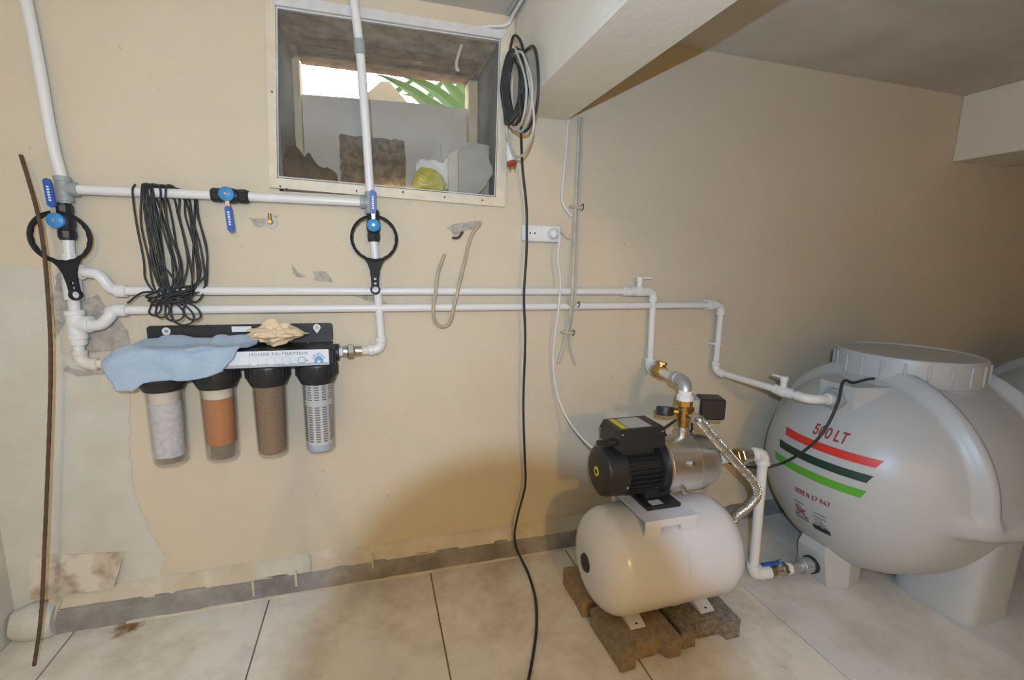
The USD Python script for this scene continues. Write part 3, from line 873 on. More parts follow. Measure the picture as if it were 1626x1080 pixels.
# suction pipe from the tank to the pump
SZ = PZ-0.008
S0, S1, S2 = A(1.255, PYC, SZ), A(1.435, PYC, SZ), A(1.440, PYC-0.01, 0.045)
S3 = A(1.71, -0.492, 0.060)
suc = Thing('water_pipe', 'white suction pipe standing between the pump and the tank', 'pipe', S2)
pipe(suc, S1-A(0, 0, 0.03), S2+A(0, 0, 0.03), r=0.0185)
elbow(suc, S0, S1, S2, r=0.0185)
d3 = nrm(S3-S2)
elbow(suc, S1, S2, S3, r=0.0185)
suc.part('pipe', cyl(S0+A(0.08, 0, 0), S1-X*0.03, 0.019, 20), PVC)
suc.part('chrome_union', cat(hexnut(S0+X*0.066, S0+X*0.094, 0.032), cyl(S0+X*0.09, S0+X*0.115, 0.026, 24)), NICKEL, label='nickel union nut')
suc.part('brass_union', cat(cyl(S0+X*0.02, S0+X*0.07, 0.022, 20), hexnut(S0+X*0.045, S0+X*0.068, 0.029)), BRASS, label='brass union')
suc.part('thread_seal', cat(cyl(S0-X*0.045, S0+X*0.022, 0.0185, 20), cyl(S0-X*0.02, S0+X*0.0, 0.021, 20)), PVC, label='white tape on the thread')
suc.part('nipple', cat(cyl(S3-d3*0.09, S3-d3*0.03, 0.0205, 20), hexnut(S3-d3*0.105, S3-d3*0.083, 0.027)), GALV)
suc.part('thread_seal', cyl(S3-d3*0.125, S3-d3*0.10, 0.023, 20), PVC)
suc.part('thread_seal', cyl(S3-d3*0.033, S3-d3*0.022, 0.024, 20), PVC)
suc.part('socket', cyl(S2+d3*0.045, S2+d3*0.075, 0.0265, 24), PVC)
bvc = S2+d3*0.118
stv = Thing('ball_valve', 'small metal ball valve with a dark blue lever beside the tank foot', 'valve', bvc)
stv.part('valve_body', cat(cyl(bvc-d3*0.04, bvc+d3*0.035, 0.021, 24), hexnut(bvc-d3*0.045, bvc-d3*0.02, 0.027), hexnut(bvc+d3*0.012, bvc+d3*0.034, 0.026), cyl(bvc, bvc+Z*0.034, 0.009, 16)), NICKEL)
stv.part('lever', obox(bvc+Z*0.036-d3*0.035, d3, np.cross(Z, d3), Z, (0.095, 0.018, 0.009), 0.003), BLUED)
stv.part('nut', hexnut(bvc+Z*0.038, bvc+Z*0.047, 0.007), STEEL)

# ------------------------------------------------------------------ filter unit
FX = [-0.652, -0.500, -0.345, -0.190]
FY = -0.085
filt = Thing('water_filter', 'four-stage water filter with clear bowls on a black wall bracket', 'water filter', (-0.42, 0, 0.6))
bx0, bx1, SHZ = -0.713, -0.138, 0.967
bp = sbox(0, 0, bx1-bx0, 1.035-SHZ).buffer(-0.012).buffer(0.012)
br = filt.part('bracket', cat(extr(bp, A(bx0, -0.001, SHZ), X, Z, 0.003), rbox((bx0, -0.142, SHZ-0.003), (bx1, -0.001, SHZ), 0.001), rbox((bx0, -0.145, SHZ-0.060), (bx1, -0.141, SHZ), 0.0015)), BLACK)
filt.part('head_block', cat(rbox((bx0+0.012, -0.132, 0.905), (bx1+0.012, -0.036, SHZ-0.004), 0.006), cyl((bx1+0.005, PY-0.020, FZ), (bx1+0.022, PY-0.020, FZ), 0.030, 24)), BLACK)
lab = filt.part('label_plate', extr(sbox(0, 0, bx1-bx0-0.012, 0.054).buffer(-0.004).buffer(0.004), A(bx0+0.006, -0.1452, SHZ-0.056), X, Z, 0.0012), LABELW, label='white printed front label')
filt.part('label_band', rbox((bx0+0.006, -0.1470, SHZ-0.056), (bx1-0.007, -0.1460, SHZ-0.046), 0.0003), LABELG, parent=lab)
lx = at(392, 567, y=-0.147)
filt.part('lettering', text_at('HOUSE FILTRATION', 0.0092, A(-0.385, -0.1464, SHZ-0.0175), X, Z, 0.0006, width=0.172), INK, parent=lab, label='grey capitals HOUSE FILTRATION')
for k, px in enumerate((-0.372, -0.322, -0.275, -0.229)):
    c = A(px, -0.1464, SHZ-0.036)
    if k < 3:
        filt.part('round_icon', cat(cyl(c, c+IN*0.0012, 0.0135, 24, 0.0004)), LABELW, parent=lab)
        filt.part('icon_ring', tube([c+IN*0.0012+0.0135*A(math.cos(t), 0, math.sin(t)) for t in np.linspace(0, 2*np.pi, 28)], 0.0005, 5), LABELG, parent=lab)
    else:
        filt.part('icon_ring', cat(tube([c+IN*0.0010+A(0.0125*math.cos(t), 0, 0.010*math.sin(t)) for t in np.linspace(0, 2*np.pi, 28)], 0.0009, 5), obox(c+A(0.017, -0.001, -0.002), X, Y, Z, (0.008, 0.0008, 0.003), 0.0002)), INKGREEN, parent=lab)
hs = A(-0.176, -0.1464, SHZ-0.050)
house = Polygon([(-0.014, 0), (-0.005, 0), (-0.005, 0.010), (0.005, 0.010), (0.005, 0), (0.014, 0), (0.014, 0.016), (0, 0.028), (-0.014, 0.016)])
roof = LineString([(-0.021, 0.017), (0, 0.035), (0.021, 0.017)]).buffer(0.0014, cap_style=2).union(sbox(-0.017, 0.026, -0.014, 0.031))
filt.part('house_icon', extr(house.union(roof), hs, X, Z, 0.0007), INKBLUE, parent=lab, label='pale blue house symbol')
filt.part('sticker', rbox(at(368, 525, y=-0.006)+A(0, -0.0005, -0.005), at(399, 518, y=-0.006)+A(0, 0.0012, 0.0), 0.0002), LABELW, parent=br, label='small white sticker')
for px in ((503, 520), (264, 526)):
    c = at(*px, y=-0.004)
    dr = unary_union([Point(0, 0).buffer(0.0125), Polygon([(-0.011, -0.006), (0.011, -0.006), (0, -0.022)])]).difference(Point(0, 0).buffer(0.0055))
    filt.part('bracket_badge', extr(dr, c+IN*0.0, X, Z, 0.0012), LABELW, parent=br)
    filt.part('mounting_screw', cyl(c, c+IN*0.003, 0.0055, 8), STEEL, parent=br)
for px in ((489, 545), (512, 543)):
    c = at(*px, z=SHZ)
    filt.part('shelf_screw', cyl(c, c+Z*0.003, 0.005, 10), STEEL, parent=br)
media = [('filter_media', M_FOAM, 0.615, 0.800, 'white balls'), ('filter_media', M_ORANGE, 0.643, 0.805, 'orange resin'), ('filter_media', M_BROWN, 0.600, 0.850, 'brown granules'), ('cartridge', CARTW, 0.607, 0.860, 'white slotted cartridge')]
for k, x in enumerate(FX):
    o = A(x, FY, 0)
    hd = filt.part('filter_cap', lathe(o+Z*0.838, Z, [(0, 0.050), (0.001, 0.055), (0.016, 0.062), (0.030, 0.068), (0.062, 0.069), (0.070, 0.066), (0.0701, 0.050)], 40), BLACK)
    ribs = cat(*[obox(o+A(0.0685*math.cos(a), 0.0685*math.sin(a), 0.885), (math.cos(a), math.sin(a), 0), (-math.sin(a), math.cos(a), 0), Z, (0.003, 0.004, 0.036), 0.001) for a in np.linspace(0, 2*np.pi, 28, endpoint=False)])
    filt.part('grip_ribs', ribs, BLACK, parent=hd, kind='stuff')
    pb = [(0, 0.030), (0.004, 0.041), (0.014, 0.0475), (0.030, 0.0495), (0.262, 0.0520), (0.264, 0.050), (0.032, 0.0470), (0.016, 0.0440), (0.008, 0.036), (0.006, 0.0)]
    filt.part('bowl', lathe(o+Z*0.584, Z, pb, 40), BOWL, parent=None)
    filt.part('bowl_rim', cat(*[tube([o+A(rr*math.cos(t), rr*math.sin(t), zz) for t in np.linspace(0, 2*np.pi, 40)], 0.0009, 5) for rr, zz in ((0.0470, 0.597), (0.0400, 0.5875))]), LABELG)
    nm, mt, z0, z1, lb = media[k]
    if k < 3:
        mp = lathe(o+Z*z0, Z, [(0, 0.038), (0.004, 0.0440), (z1-z0-0.004, 0.0470), (z1-z0, 0.042)], 40)
        if k == 0:
            mp = roughen(mp, 0.003, 60, 4, 0.006)
            v = mp.vertices-o
            rr = np.hypot(v[:, 0], v[:, 1])
            sc = np.minimum(1, 0.0468/np.maximum(rr, 1e-6))
            mp.vertices[:, 0] = o[0]+v[:, 0]*sc
            mp.vertices[:, 1] = o[1]+v[:, 1]*sc
        mpath = filt.part(nm, mp, mt, label=lb)
        filt.part('inner_tube', cyl(o+Z*(z1-0.002), o+Z*0.862, 0.0435, 32), PVCOLD if k < 2 else M_BROWN)
        if k < 2:
            filt.part('cartridge_foot', cyl(o+Z*0.596, o+Z*(z0+0.004), 0.036, 28), BOWL)
    else:
        ca = filt.part(nm, lathe(o+Z*z0, Z, [(0, 0.038), (0.002, 0.042), (0.252, 0.0440), (0.253, 0.04)], 40), mt, label=lb)
        slots = []
        zz = [0.632+0.0088*i for i in range(15)]+[0.783+0.0088*i for i in range(8)]
        for a in np.arange(0, 2*np.pi, 2*np.pi/11)+0.12:
            er, et = A(math.cos(a), math.sin(a), 0), A(-math.sin(a), math.cos(a), 0)
            for z in zz:
                slots.append(obox(o+er*0.0430+Z*z, er, et, Z, (0.003, 0.015, 0.0042), 0.0006))
        filt.part('slots', cat(*slots), SLOT, parent=ca, kind='stuff')
        filt.part('cartridge_foot', cyl(o+Z*0.596, o+Z*0.618, 0.0435, 32), CARTB, parent=ca, label='pale blue end cap')
        filt.part('cartridge_ring', cat(cyl(o+Z*0.762, o+Z*0.766, 0.0455, 32), cyl(o+Z*0.772, o+Z*0.775, 0.0455, 32)), CARTW, parent=ca)

# towel laid over the filter's left half
nu, nv = 72, 60
TV = np.zeros((nu, nv, 3))
Ltop, zt = 0.135, SHZ+0.008
for i in range(nu):
    u = i/(nu-1)
    for j in range(nv):
        s = j/(nv-1)
        hang = np.interp(u, [0, 0.12, 0.22, 0.5, 0.8, 0.93, 1.0], [0.100, 0.122, 0.100, 0.086, 0.080, 0.070, 0.030])
        Ls = Ltop+0.018+hang
        t = s*Ls
        xr = np.interp(t, [0, Ltop, Ltop+0.08], [-0.362, -0.405, -0.435])
        xl = np.interp(t, [0, 0.05, Ltop, Ltop+0.12], [-0.725, -0.765, -0.775, -0.742])
        x = xl+(xr-xl)*u
        if t < Ltop:
            y, z = -0.014-t, zt
        else:
            a = min((t-Ltop)/0.018, math.pi/2)
            y = -0.014-Ltop-0.012*math.sin(a)
            z = zt-0.012*(1-math.cos(a))-max(0, t-Ltop-0.018*math.pi/2)
        off = max(0.0, (bx0-x))                     # past the unit's left end the cloth sags
        z -= off*(0.30+2.5*off)
        nz = meshkit.fbm(np.array([[x*16, t*13, 2.0]]), 3, 6)[0]-0.5
        fold = math.sin(x*38+t*22+3*nz)*0.0055
        if t < Ltop:
            z += max(-0.002, nz*0.022+fold+0.004*math.sin(t*60)) + 0.020*math.exp(-(t/0.030)**2)*(0.9+0.12*math.sin(x*27))
        else:
            y -= max(-0.001, nz*0.020+fold+0.003)
            z += 0.006*math.sin(x*26)
        TV[i, j] = (x, y, z)
Pv = TV.reshape(-1, 3)
F = []
for i in range(nu-1):
    for j in range(nv-1):
        a, b, c, d = i*nv+j, (i+1)*nv+j, (i+1)*nv+j+1, i*nv+j+1
        F += [[a, d, c], [a, c, b]]
tm = trimesh.Trimesh(Pv, F, process=False)
vn = tm.vertex_normals
if vn[nv//3][2] < 0:
    F = [f[::-1] for f in F]
    tm = trimesh.Trimesh(Pv, F, process=False)
    vn = tm.vertex_normals
n0 = len(Pv)
VV = np.vstack([Pv+vn*0.005, Pv-vn*0.001])
FF = list(F)+[[a+n0, c+n0, b+n0] for a, b, c in F]
edge = [i*nv for i in range(nu)]+[(nu-1)*nv+j for j in range(1, nv)]+[i*nv+nv-1 for i in range(nu-2, -1, -1)]+[j for j in range(nv-2, 0, -1)]
for k in range(len(edge)):
    a, b = edge[k], edge[(k+1) % len(edge)]
    FF += [[a, b, b+n0], [a, b+n0, a+n0]]
tw = trimesh.Trimesh(VV, FF, process=False)
trimesh.repair.fix_normals(tw)
solo('towel', tw, TOWEL, 'light blue towel draped over the left half of the filter unit', 'towel', smooth=True)

# crumpled cloth
ic = trimesh.creation.icosphere(5, 1.0)
v = ic.vertices.copy()
rd = 1+1.1*(meshkit.fbm(v*1.3+3, 2, 4)-0.5)
for q, w in ((3, 0.30), (7, 0.22)):
    rd -= w*np.exp(-((meshkit.noise(v*2.1+q, q)-0.5)/0.07)**2)
v = v*rd[:, None]
v[:, 2] *= np.interp(v[:, 0], [-1.2, -0.6, -0.1, 0.5, 1.0, 1.4], [0.65, 1.0, 1.25, 0.85, 0.5, 0.35])
rg = at(440, 538, y=-0.075)
v = v*A(0.080, 0.048, 0.043)+A(rg[0]+0.004, -0.080, SHZ+0.024)
rgm = trimesh.Trimesh(v, ic.faces, process=False)
trimesh.smoothing.filter_laplacian(rgm, 0.5, iterations=13)
v = np.array(rgm.vertices)
v[:, 2] = np.maximum(v[:, 2], SHZ+0.001)
v[:, 1] = np.minimum(v[:, 1], -0.006)
solo('crumpled_cloth', trimesh.Trimesh(v, ic.faces, process=False), RAG, 'crumpled beige cloth lying on top of the filter bracket beside the towel', 'cloth', smooth=True)

# ------------------------------------------------------------------ filter spanners hung over the valves
def spanner(label, c, ang, y, k):
    T = Thing('filter_wrench', label, 'wrench', A(c[0], y, c[2]))
    R1 = 0.0800*k
    t = np.linspace(0, 2*np.pi, 145)[:-1]
    inner = Polygon(np.stack([(0.0695*k+0.0016*k*np.abs(np.sin(t*9)))*np.cos(t), (0.0695*k+0.0016*k*np.abs(np.sin(t*9)))*np.sin(t)], 1))
    a0 = A(0, -0.060*k)
    hd = Polygon([(-0.040*k, -0.066*k), (0.040*k, -0.066*k), (0.026*k, -0.088*k), (0.018*k, -0.110*k), (0.0145*k, -0.140*k), (0.0135*k, -0.180*k), (-0.0135*k, -0.180*k), (-0.0145*k, -0.140*k), (-0.018*k, -0.110*k), (-0.026*k, -0.088*k)])
    sh = Point(0, 0).buffer(R1, 48).union(hd).union(Point(0, -0.180*k).buffer(0.0175*k)).difference(inner)
    sh = sh.difference(Point(0, -0.180*k).buffer(0.0115*k)).difference(Point(0, -0.158*k).buffer(0.005*k)).difference(Point(0, -0.142*k).buffer(0.005*k))
    sh = affinity.rotate(sh, ang, origin=(0, 0))
    T.part('ring_and_handle', extr(sh, A(c[0], y+0.0055, c[2]), X, Z, 0.011), BLACKW)
    rim = [A(c[0], y-0.0045, c[2])+R1*0.975*A(math.cos(q), 0, math.sin(q)) for q in np.linspace(0, 2*np.pi, 60)]
    T.part('ring_lip', tube(rim, 0.0035, 6), BLACKW)


spanner('black ring-shaped filter spanner hanging from the leftmost valve, behind the rusty rod', A(-0.874, 0, 1.312), 6.0, -0.0745, 0.945)
spanner('black ring-shaped filter spanner hanging from the valve below the window', A(0.0155, 0, 1.338), -0.5, -0.0745, 0.985)

# ------------------------------------------------------------------ black cord looped over the bypass pipe
rng = random.Random(7)
pts = []
ztop = BV[2]+PR
xf = PY-PR-0.005
loops = [(-0.684, -0.652, 1.150), (-0.664, -0.640, 1.125), (-0.656, -0.600, 1.160), (-0.652, -0.630, 1.115), (-0.648, -0.585, 1.150), (-0.655, -0.560, 1.120), (-0.645, -0.612, 1.135),
         (-0.650, -0.545, 1.150), (-0.632, -0.575, 1.110), (-0.655, -0.530, 1.135), (-0.610, -0.552, 1.160), (-0.600, -0.540, 1.120), (-0.640, -0.522, 1.170)]
for k, (xa, xb, zb) in enumerate(loops):
    j = lambda s=0.006: rng.uniform(-s, s)
    w = (xb-xa)
    pts += [(xa+j(), PY, ztop+0.0045+0.002*(k % 3)), (xa-0.001+j(.003), xf-0.004*(k % 3), ztop-0.022), (xa+j(.009), xf-0.008+j(.004), 1.36), (xa+j(.012)+0.010, xf-0.010+j(.004), 1.25),
            (xa+w*0.10+0.012+j(.008), xf-0.008+j(.004), zb+0.045), (xa+w*0.30+0.018+j(), xf-0.003+j(.004), zb+0.008), (xa+w*0.55+0.020+j(), xf+0.002+j(.004), zb), (xb-w*0.08+0.016+j(), PY-0.012+j(.004), zb+0.030),
            (xb+0.020+j(.008), PY-0.010+j(.004), zb+0.085), (xb+0.014+j(.008), PY-0.004, 1.30), (xb-0.004*w/0.1+j(), PY+0.012, 1.39), (xb-0.012+j(), PY+PR+0.006, ztop-0.018)]
# the wrapped waist and the loose loops at the bottom
for k in range(3):
    for a in np.arange(0, 2*np.pi, 0.7):
        pts.append((-0.606+(0.055+0.006*k)*math.cos(a+k), PY-0.042-0.028*math.sin(a+k), 1.128+0.012*k+0.016*math.cos(a+k+0.6)))
for cx, rz, rx, tx in ((-0.625, 0.050, 0.022, -0.004), (-0.600, 0.062, 0.030, 0.006), (-0.585, 0.075, 0.036, 0.016), (-0.560, 0.060, 0.026, 0.020), (-0.640, 0.042, 0.018, -0.010)):
    for a in np.arange(0, 2*np.pi, 0.8):
        q = (1-math.cos(a))*0.5
        pts.append((cx+rx*math.sin(a)*(0.5+0.6*q)+tx*q, PY-0.062-0.006*math.cos(a*2), 1.125-rz*q))
pts += [(-0.63, PY-0.07, 1.150), (-0.68, PY-0.05, 1.150), (-0.722, PY-0.045, 1.118)]
solo('cord_coil', tube(spline(pts, 6), 0.0030, 7), BLACKC, 'coil of thin black cord looped over the bypass pipe left of the window', 'cord', smooth=True)

# ------------------------------------------------------------------ cable coils in the corner by the beam
def dep(px):
    return -0.030-max(0.0, px-793)*0.0052


def cpt(px, py, extra=0.0):
    return at(px, py, y=dep(px)+extra)


rng = random.Random(11)
pts = []
for k in range(10):
    j = lambda s: rng.uniform(-s, s)
    x0, x1 = 797+1.5*k+j(2), (826+1.4*k+j(3))
    t0, b0 = 84+j(6), 196+j(8)
    if k == 3:
        t0, x1 = 58, 834
    xm = (x0+x1)/2
    e = -0.004*(k % 4)
    pts += [cpt(xm-2, t0, e), cpt(x1-5, t0+14, e), cpt(x1-1, 125+j(6), e), cpt(x1-5, 165+j(5), e), cpt(xm-2, b0-6, e), cpt(xm-9, b0, e), cpt(x0+4, 180+j(4), e), cpt(x0-1, 140+j(5), e), cpt(x0+5, 100, e)]
pts += [cpt(830, 85), cpt(848, 75), cpt(855, 120), cpt(852, 170), cpt(840, 203), cpt(828, 210)]
solo('cable_coil', tube(spline(pts, 6), 0.0048, 8), BLACKC, 'coil of thick black cable hung in the corner right of the window', 'cable', smooth=True)
pts = []
for k in range(2):
    x0, x1 = 808+6*k, 836+9*k
    pts += [cpt((x0+x1)/2-3, 78+4*k, -0.026), cpt(x1-4, 115, -0.026), cpt(x1, 150, -0.026), cpt(x1-6, 190, -0.022), cpt((x0+x1)/2-4, 206+3*k, -0.012), cpt(x0-2, 185, 0.006), cpt(x0-5, 140, 0.010), cpt(x0+2, 100, 0.006)]
pts += [cpt(830, 84, -0.02), cpt(842, 140, -0.02), cpt(848, 190, -0.02), cpt(842, 225, -0.02), cpt(828, 248, -0.015), cpt(814, 244, -0.01), cpt(805, 215, -0.01), cpt(804, 200, -0.01), cpt(806, 214, -0.004), cpt(808, 228, -0.004)]
gc = Thing('cable_coil', 'coil of pale grey cable with a white and red plug, tangled with the black coil', 'cable', cpt(820, 200))
gc.part('cable', tube(spline(pts, 6), 0.0042, 8), GCABLE, smooth=True)
pa, pb_ = cpt(807, 226, -0.004), cpt(813, 262, -0.004)
pd = nrm(pb_-pa)
gc.part('plug_body', lathe(pa, pd, [(0, 0.006), (0.012, 0.009), (0.03, 0.013), (0.062, 0.0165), (0.078, 0.017)], 20), SOCKETW, label='white plug grip')
pe = pa+pd*0.078
pf = gc.part('plug_face', cyl(pe, pe+pd*0.010, 0.0175, 20), REDP, label='dull red plug face')
sd = nrm(np.cross(pd, Y))
for s in (-1, 1):
    gc.part('pin', cyl(pe+pd*0.009+sd*s*0.0085, pe+pd*0.028+sd*s*0.0085, 0.0024, 10), BRASS, parent=pf)
nl = cpt(822, 88)
solo('nail', cyl((0.515, 0.0, 2.005), (0.515, -0.09, 2.012), 0.004, 10), RUST, 'nail in the wall holding the cable coils', 'nail')
pts = [cpt(826, 150, -0.03), cpt(827, 190, -0.02), at(828, 230, y=-0.10), at(830, 270, y=-0.07), at(836, 330, y=-0.055), at(836, 400, y=-0.07), at(832, 470, y=-0.085), at(834, 540, y=-0.08), at(831, 640, y=-0.07), at(833, 720, y=-0.06), at(834, 770, y=-0.055),
       at(823, 815, y=-0.056), at(817, 848, y=-0.064), at(820, 870, y=-0.066), at(829, 890, z=0.012), at(840, 914, z=0.0065), at(850, 950, z=0.006), at(852, 990, z=0.006), at(848, 1030, z=0.006), at(838, 1085, z=0.006), at(820, 1160, z=0.006)]
solo('extension_cable', tube(spline(pts, 8), 0.0048, 10), BLACKC, 'black cable hanging down the wall from the coil and running over the floor tiles', 'cable', smooth=True)

# thin conduits and cables by the beam corner
cw = Thing('wall_cable', 'pale flat cables tied together down the wall right of the socket', 'cable', at(906, 480, y=-0.02))
cw.part('cable', tube(spline([at(920, 186, y=-0.012), at(917, 260, y=-0.014), at(914, 330, y=-0.016), at(911, 410, y=-0.045), at(909, 462, y=-0.064), at(906, 500, y=-0.064), at(900, 530, y=-0.03), at(892, 560, y=-0.018), at(886, 577, y=-0.014)], 8), 0.0058, 10), CONDUIT, smooth=True)
cw.part('cable', tube(spline([at(925, 186, y=-0.010), at(922, 260, y=-0.010), at(919, 330, y=-0.012), at(916, 410, y=-0.040), at(914, 462, y=-0.062), at(911, 490, y=-0.062), at(905, 530, y=-0.026), at(905, 555, y=-0.012), at(913, 580, y=-0.008)], 8), 0.0042, 8), GCABLE, smooth=True)
cw.part('cable', tube(spline([at(902, 190, y=-0.008), at(899, 240, y=-0.008), at(894, 290, y=-0.010), at(893, 318, y=-0.012), at(900, 334, y=-0.014), at(908, 344, y=-0.018)], 8), 0.0045, 8), WCABLE, smooth=True)
for px, py, yy in ((914, 329, -0.018), (908, 483, -0.066), (900, 528, -0.03)):
    c = at(px, py, y=yy)
    cw.part('cable_tie', obox(c, nrm(A(1, 0, -0.12)), Y, nrm(A(0.12, 0, 1)), (0.052 if yy > -0.05 else 0.034, 0.022, 0.011), 0.004), CONDUIT)
    cw.part('tie_knot', tube(spline([c+A(0.018, -0.012, 0.004), c+A(0.024, -0.018, 0.012), c+A(0.029, -0.012, -0.004), c+A(0.022, -0.008, -0.014)], 5), 0.002, 6), RUST)
cu = Thing('ceiling_cable', 'white cable running along the ceiling corner and into the window', 'cable', at(800, 30, y=-0.02))
cu.part('conduit', tube(spline([A(0.515, -0.62, ZC-0.012), A(0.514, -0.30, ZC-0.012), A(0.512, -0.06, ZC-0.014), A(0.498, -0.012, ZC-0.035), at(775, 42, y=-0.012), at(758, 45, y=-0.012)], 8), 0.0065, 10), WCABLE, smooth=True)
cu.part('conduit', tube(spline([A(0.502, -0.62, ZC-0.008), A(0.500, -0.30, ZC-0.008), A(0.498, -0.03, ZC-0.008)], 6), 0.005, 8), GCABLE, smooth=True)
solo('cable_end', tube(spline([at(742, 56, y=0.06), at(733, 72, y=0.06), at(726, 95, y=0.055), at(725, 108, y=0.05), at(729, 113, y=0.045)], 8), 0.006, 10), PVCOLD, 'stub of white cable hanging inside the window niche at the upper right', 'cable', smooth=True)

# socket outlet, plug and lead
so = Thing('socket_outlet', 'white double socket outlet on the wall beside the hanging black cable', 'socket', A(0.648, 0, 1.38))
sx0, sx1, sz0, sz1 = 0.570, 0.727, 1.347, 1.411
so.part('back_box', rbox((sx0+0.003, -0.030, sz0+0.003), (sx1-0.003, 0.0, sz1-0.003), 0.004), SOCKETW)
fp = so.part('face_plate', rbox((sx0, -0.040, sz0), (sx1, -0.029, sz1), 0.005), SOCKETW)
for cx in (0.608, 0.690):
    so.part('socket_well', lathe((cx, -0.0405, 1.379), IN, [(0, 0.0245), (0.003, 0.0245), (0.003, 0.0215), (0.0005, 0.0205)], 32), SOCKETW, parent=fp)
for dx, dz in ((-0.0095, 0), (0.0095, 0)):
    so.part('socket_hole', cyl((0.608+dx, -0.0405, 1.379+dz), (0.608+dx, -0.0422, 1.379+dz), 0.0032, 10, 0.0002), BLACK, parent=fp)
so.part('centre_rib', rbox((0.646, -0.0412, sz0+0.006), (0.649, -0.0395, sz1-0.006), 0.0005), SOCKETW, parent=fp)
pl = Thing('pump_lead', 'white mains lead plugged into the socket and trailing down to the pump', 'cable', A(0.690, -0.06, 1.379))
pl.part('plug', lathe((0.690, -0.0445, 1.379), IN, [(0, 0.0195), (0.020, 0.0195), (0.028, 0.016), (0.034, 0.009), (0.036, 0.005)], 24), SOCKETW)
pl.part('lead', tube(spline([A(0.690, -0.078, 1.379), A(0.702, -0.092, 1.365), at(886, 410, y=-0.085), at(890, 450, y=-0.08), at(886, 500, y=-0.075), at(880, 545, y=-0.06), at(879, 585, y=-0.05), at(886, 630, y=-0.06), at(903, 668, y=-0.13), at(922, 693, y=-0.25), at(943, 712, y=-0.36), at(965, 716, y=-0.40)], 8), 0.0042, 10), WCABLE, smooth=True)
solo('wire_stub', tube(spline([A(0.722, -0.012, 1.395), A(0.745, -0.010, 1.385), A(0.766, -0.010, 1.366), A(0.786, -0.012, 1.362)], 6), 0.0028, 8), GCABLE, 'thin grey wire from the socket to the tied wall cables', 'wire', smooth=True)

# bent old tube on the wall, wall stub
solo('old_tube', tube(spline([at(706, 404, y=-0.022), at(696, 432, y=-0.040), at(692, 462, y=-0.064), at(688, 490, y=-0.066), at(691, 510, y=-0.055), at(702, 519, y=-0.045), at(714, 513, y=-0.050), at(720, 492, y=-0.064), at(726, 465, y=-0.064), at(735, 428, y=-0.045), at(744, 390, y=-0.024), at(750, 372, y=-0.014), at(762, 356, y=-0.004)], 8), 0.0065, 10), OLDTUBE,
     'bent dirty old tube hanging in a U from a hole in the wall', 'tube', smooth=True)
solo('old_tube', tube(spline([at(718, 378, y=-0.004), at(728, 377, y=-0.010), at(735, 368, y=-0.006)], 5), 0.005, 8), RUST, 'dark broken stub in the wall beside the bent old tube', 'tube', smooth=True)
st = at(431, 353, y=-0.0)
ws = Thing('wall_stub', 'small corroded pipe stub in the wall below the bypass pipe', 'pipe stub', st)
ws.part('stub', cat(cyl(st, st+IN*0.03, 0.008, 14), cyl(st+IN*0.02, st+A(0, -0.022, 0.028), 0.0055, 12)), BRASS)
ws.part('plaster_ring', roughen(lathe(st, IN, [(0, 0.022), (0.004, 0.018), (0.006, 0.01)], 20), 0.002, 60, 3, 0.006), W_WHITE)

# ------------------------------------------------------------------ rusty rod and the off-cut of tile
rp = [at(33, 246, y=-0.060), at(47, 292, y=-0.075), at(60, 340, y=-0.105), at(70, 400, y=-0.115), at(76, 470, y=-0.120), at(80, 540, y=-0.120), at(80, 620, y=-0.125), at(76, 740, y=-0.13), at(71, 860, y=-0.14), at(67, 950, y=-0.155), at(62, 1005, y=-0.172), at(54, 1057, z=0.008)]
rp = spline(rp, 10)
rod = tube(rp, [0.0047+0.0005*(i % 2) for i in range(len(rp))], 10)
solo('rusty_rod', rod, RUST, 'long bent rusty steel rod leaning against the wall at the left edge', 'rod', smooth=True)
c4 = [at(46, 944, y=-0.032), at(47, 884, y=-0.006), at(198, 877, y=-0.006), at(180, 936, y=-0.034)]
zb = 0.130
c4[0][2] = c4[3][2] = zb
th = A(0, 0.010, 0.002)
off = hull([p for p in c4]+[p+th for p in c4])
solo('tile_offcut', off, TILEOFF, 'stained pale off-cut of tile leaning on the skirting in the left corner', 'tile', smooth=False)

# ------------------------------------------------------------------ water tanks
TX, TY, TZ = 2.115, -0.480, 0.452
TR, TA = 0.445, 0.505


def tank_r(dx, th):
    s = abs(dx)/TA
    r = TR*max(0.0, 1-s**2.25)**(1/2.05)
    a = abs(th)
    sm = lambda e0, e1, v: np.clip((v-e0)/(e1-e0), 0, 1)**2*(3-2*np.clip((v-e0)/(e1-e0), 0, 1))
    up_ = 1-sm(1.50, 1.62, a)
    rib = math.exp(-((abs(dx)-0.205)/0.026)**4)*0.034*up_
    rec = -0.018*(1-sm(0.15, 0.19, abs(dx)))*up_*sm(0.3, 0.6, a)
    led = 0.036*math.exp(-((a-1.64)/0.10)**4)*(1-sm(0.20, 0.33, abs(dx)))
    low = -0.030*sm(1.68, 1.80, a)*(1-sm(0.10, 0.36, abs(dx)))
    return r+rib+rec+led+low


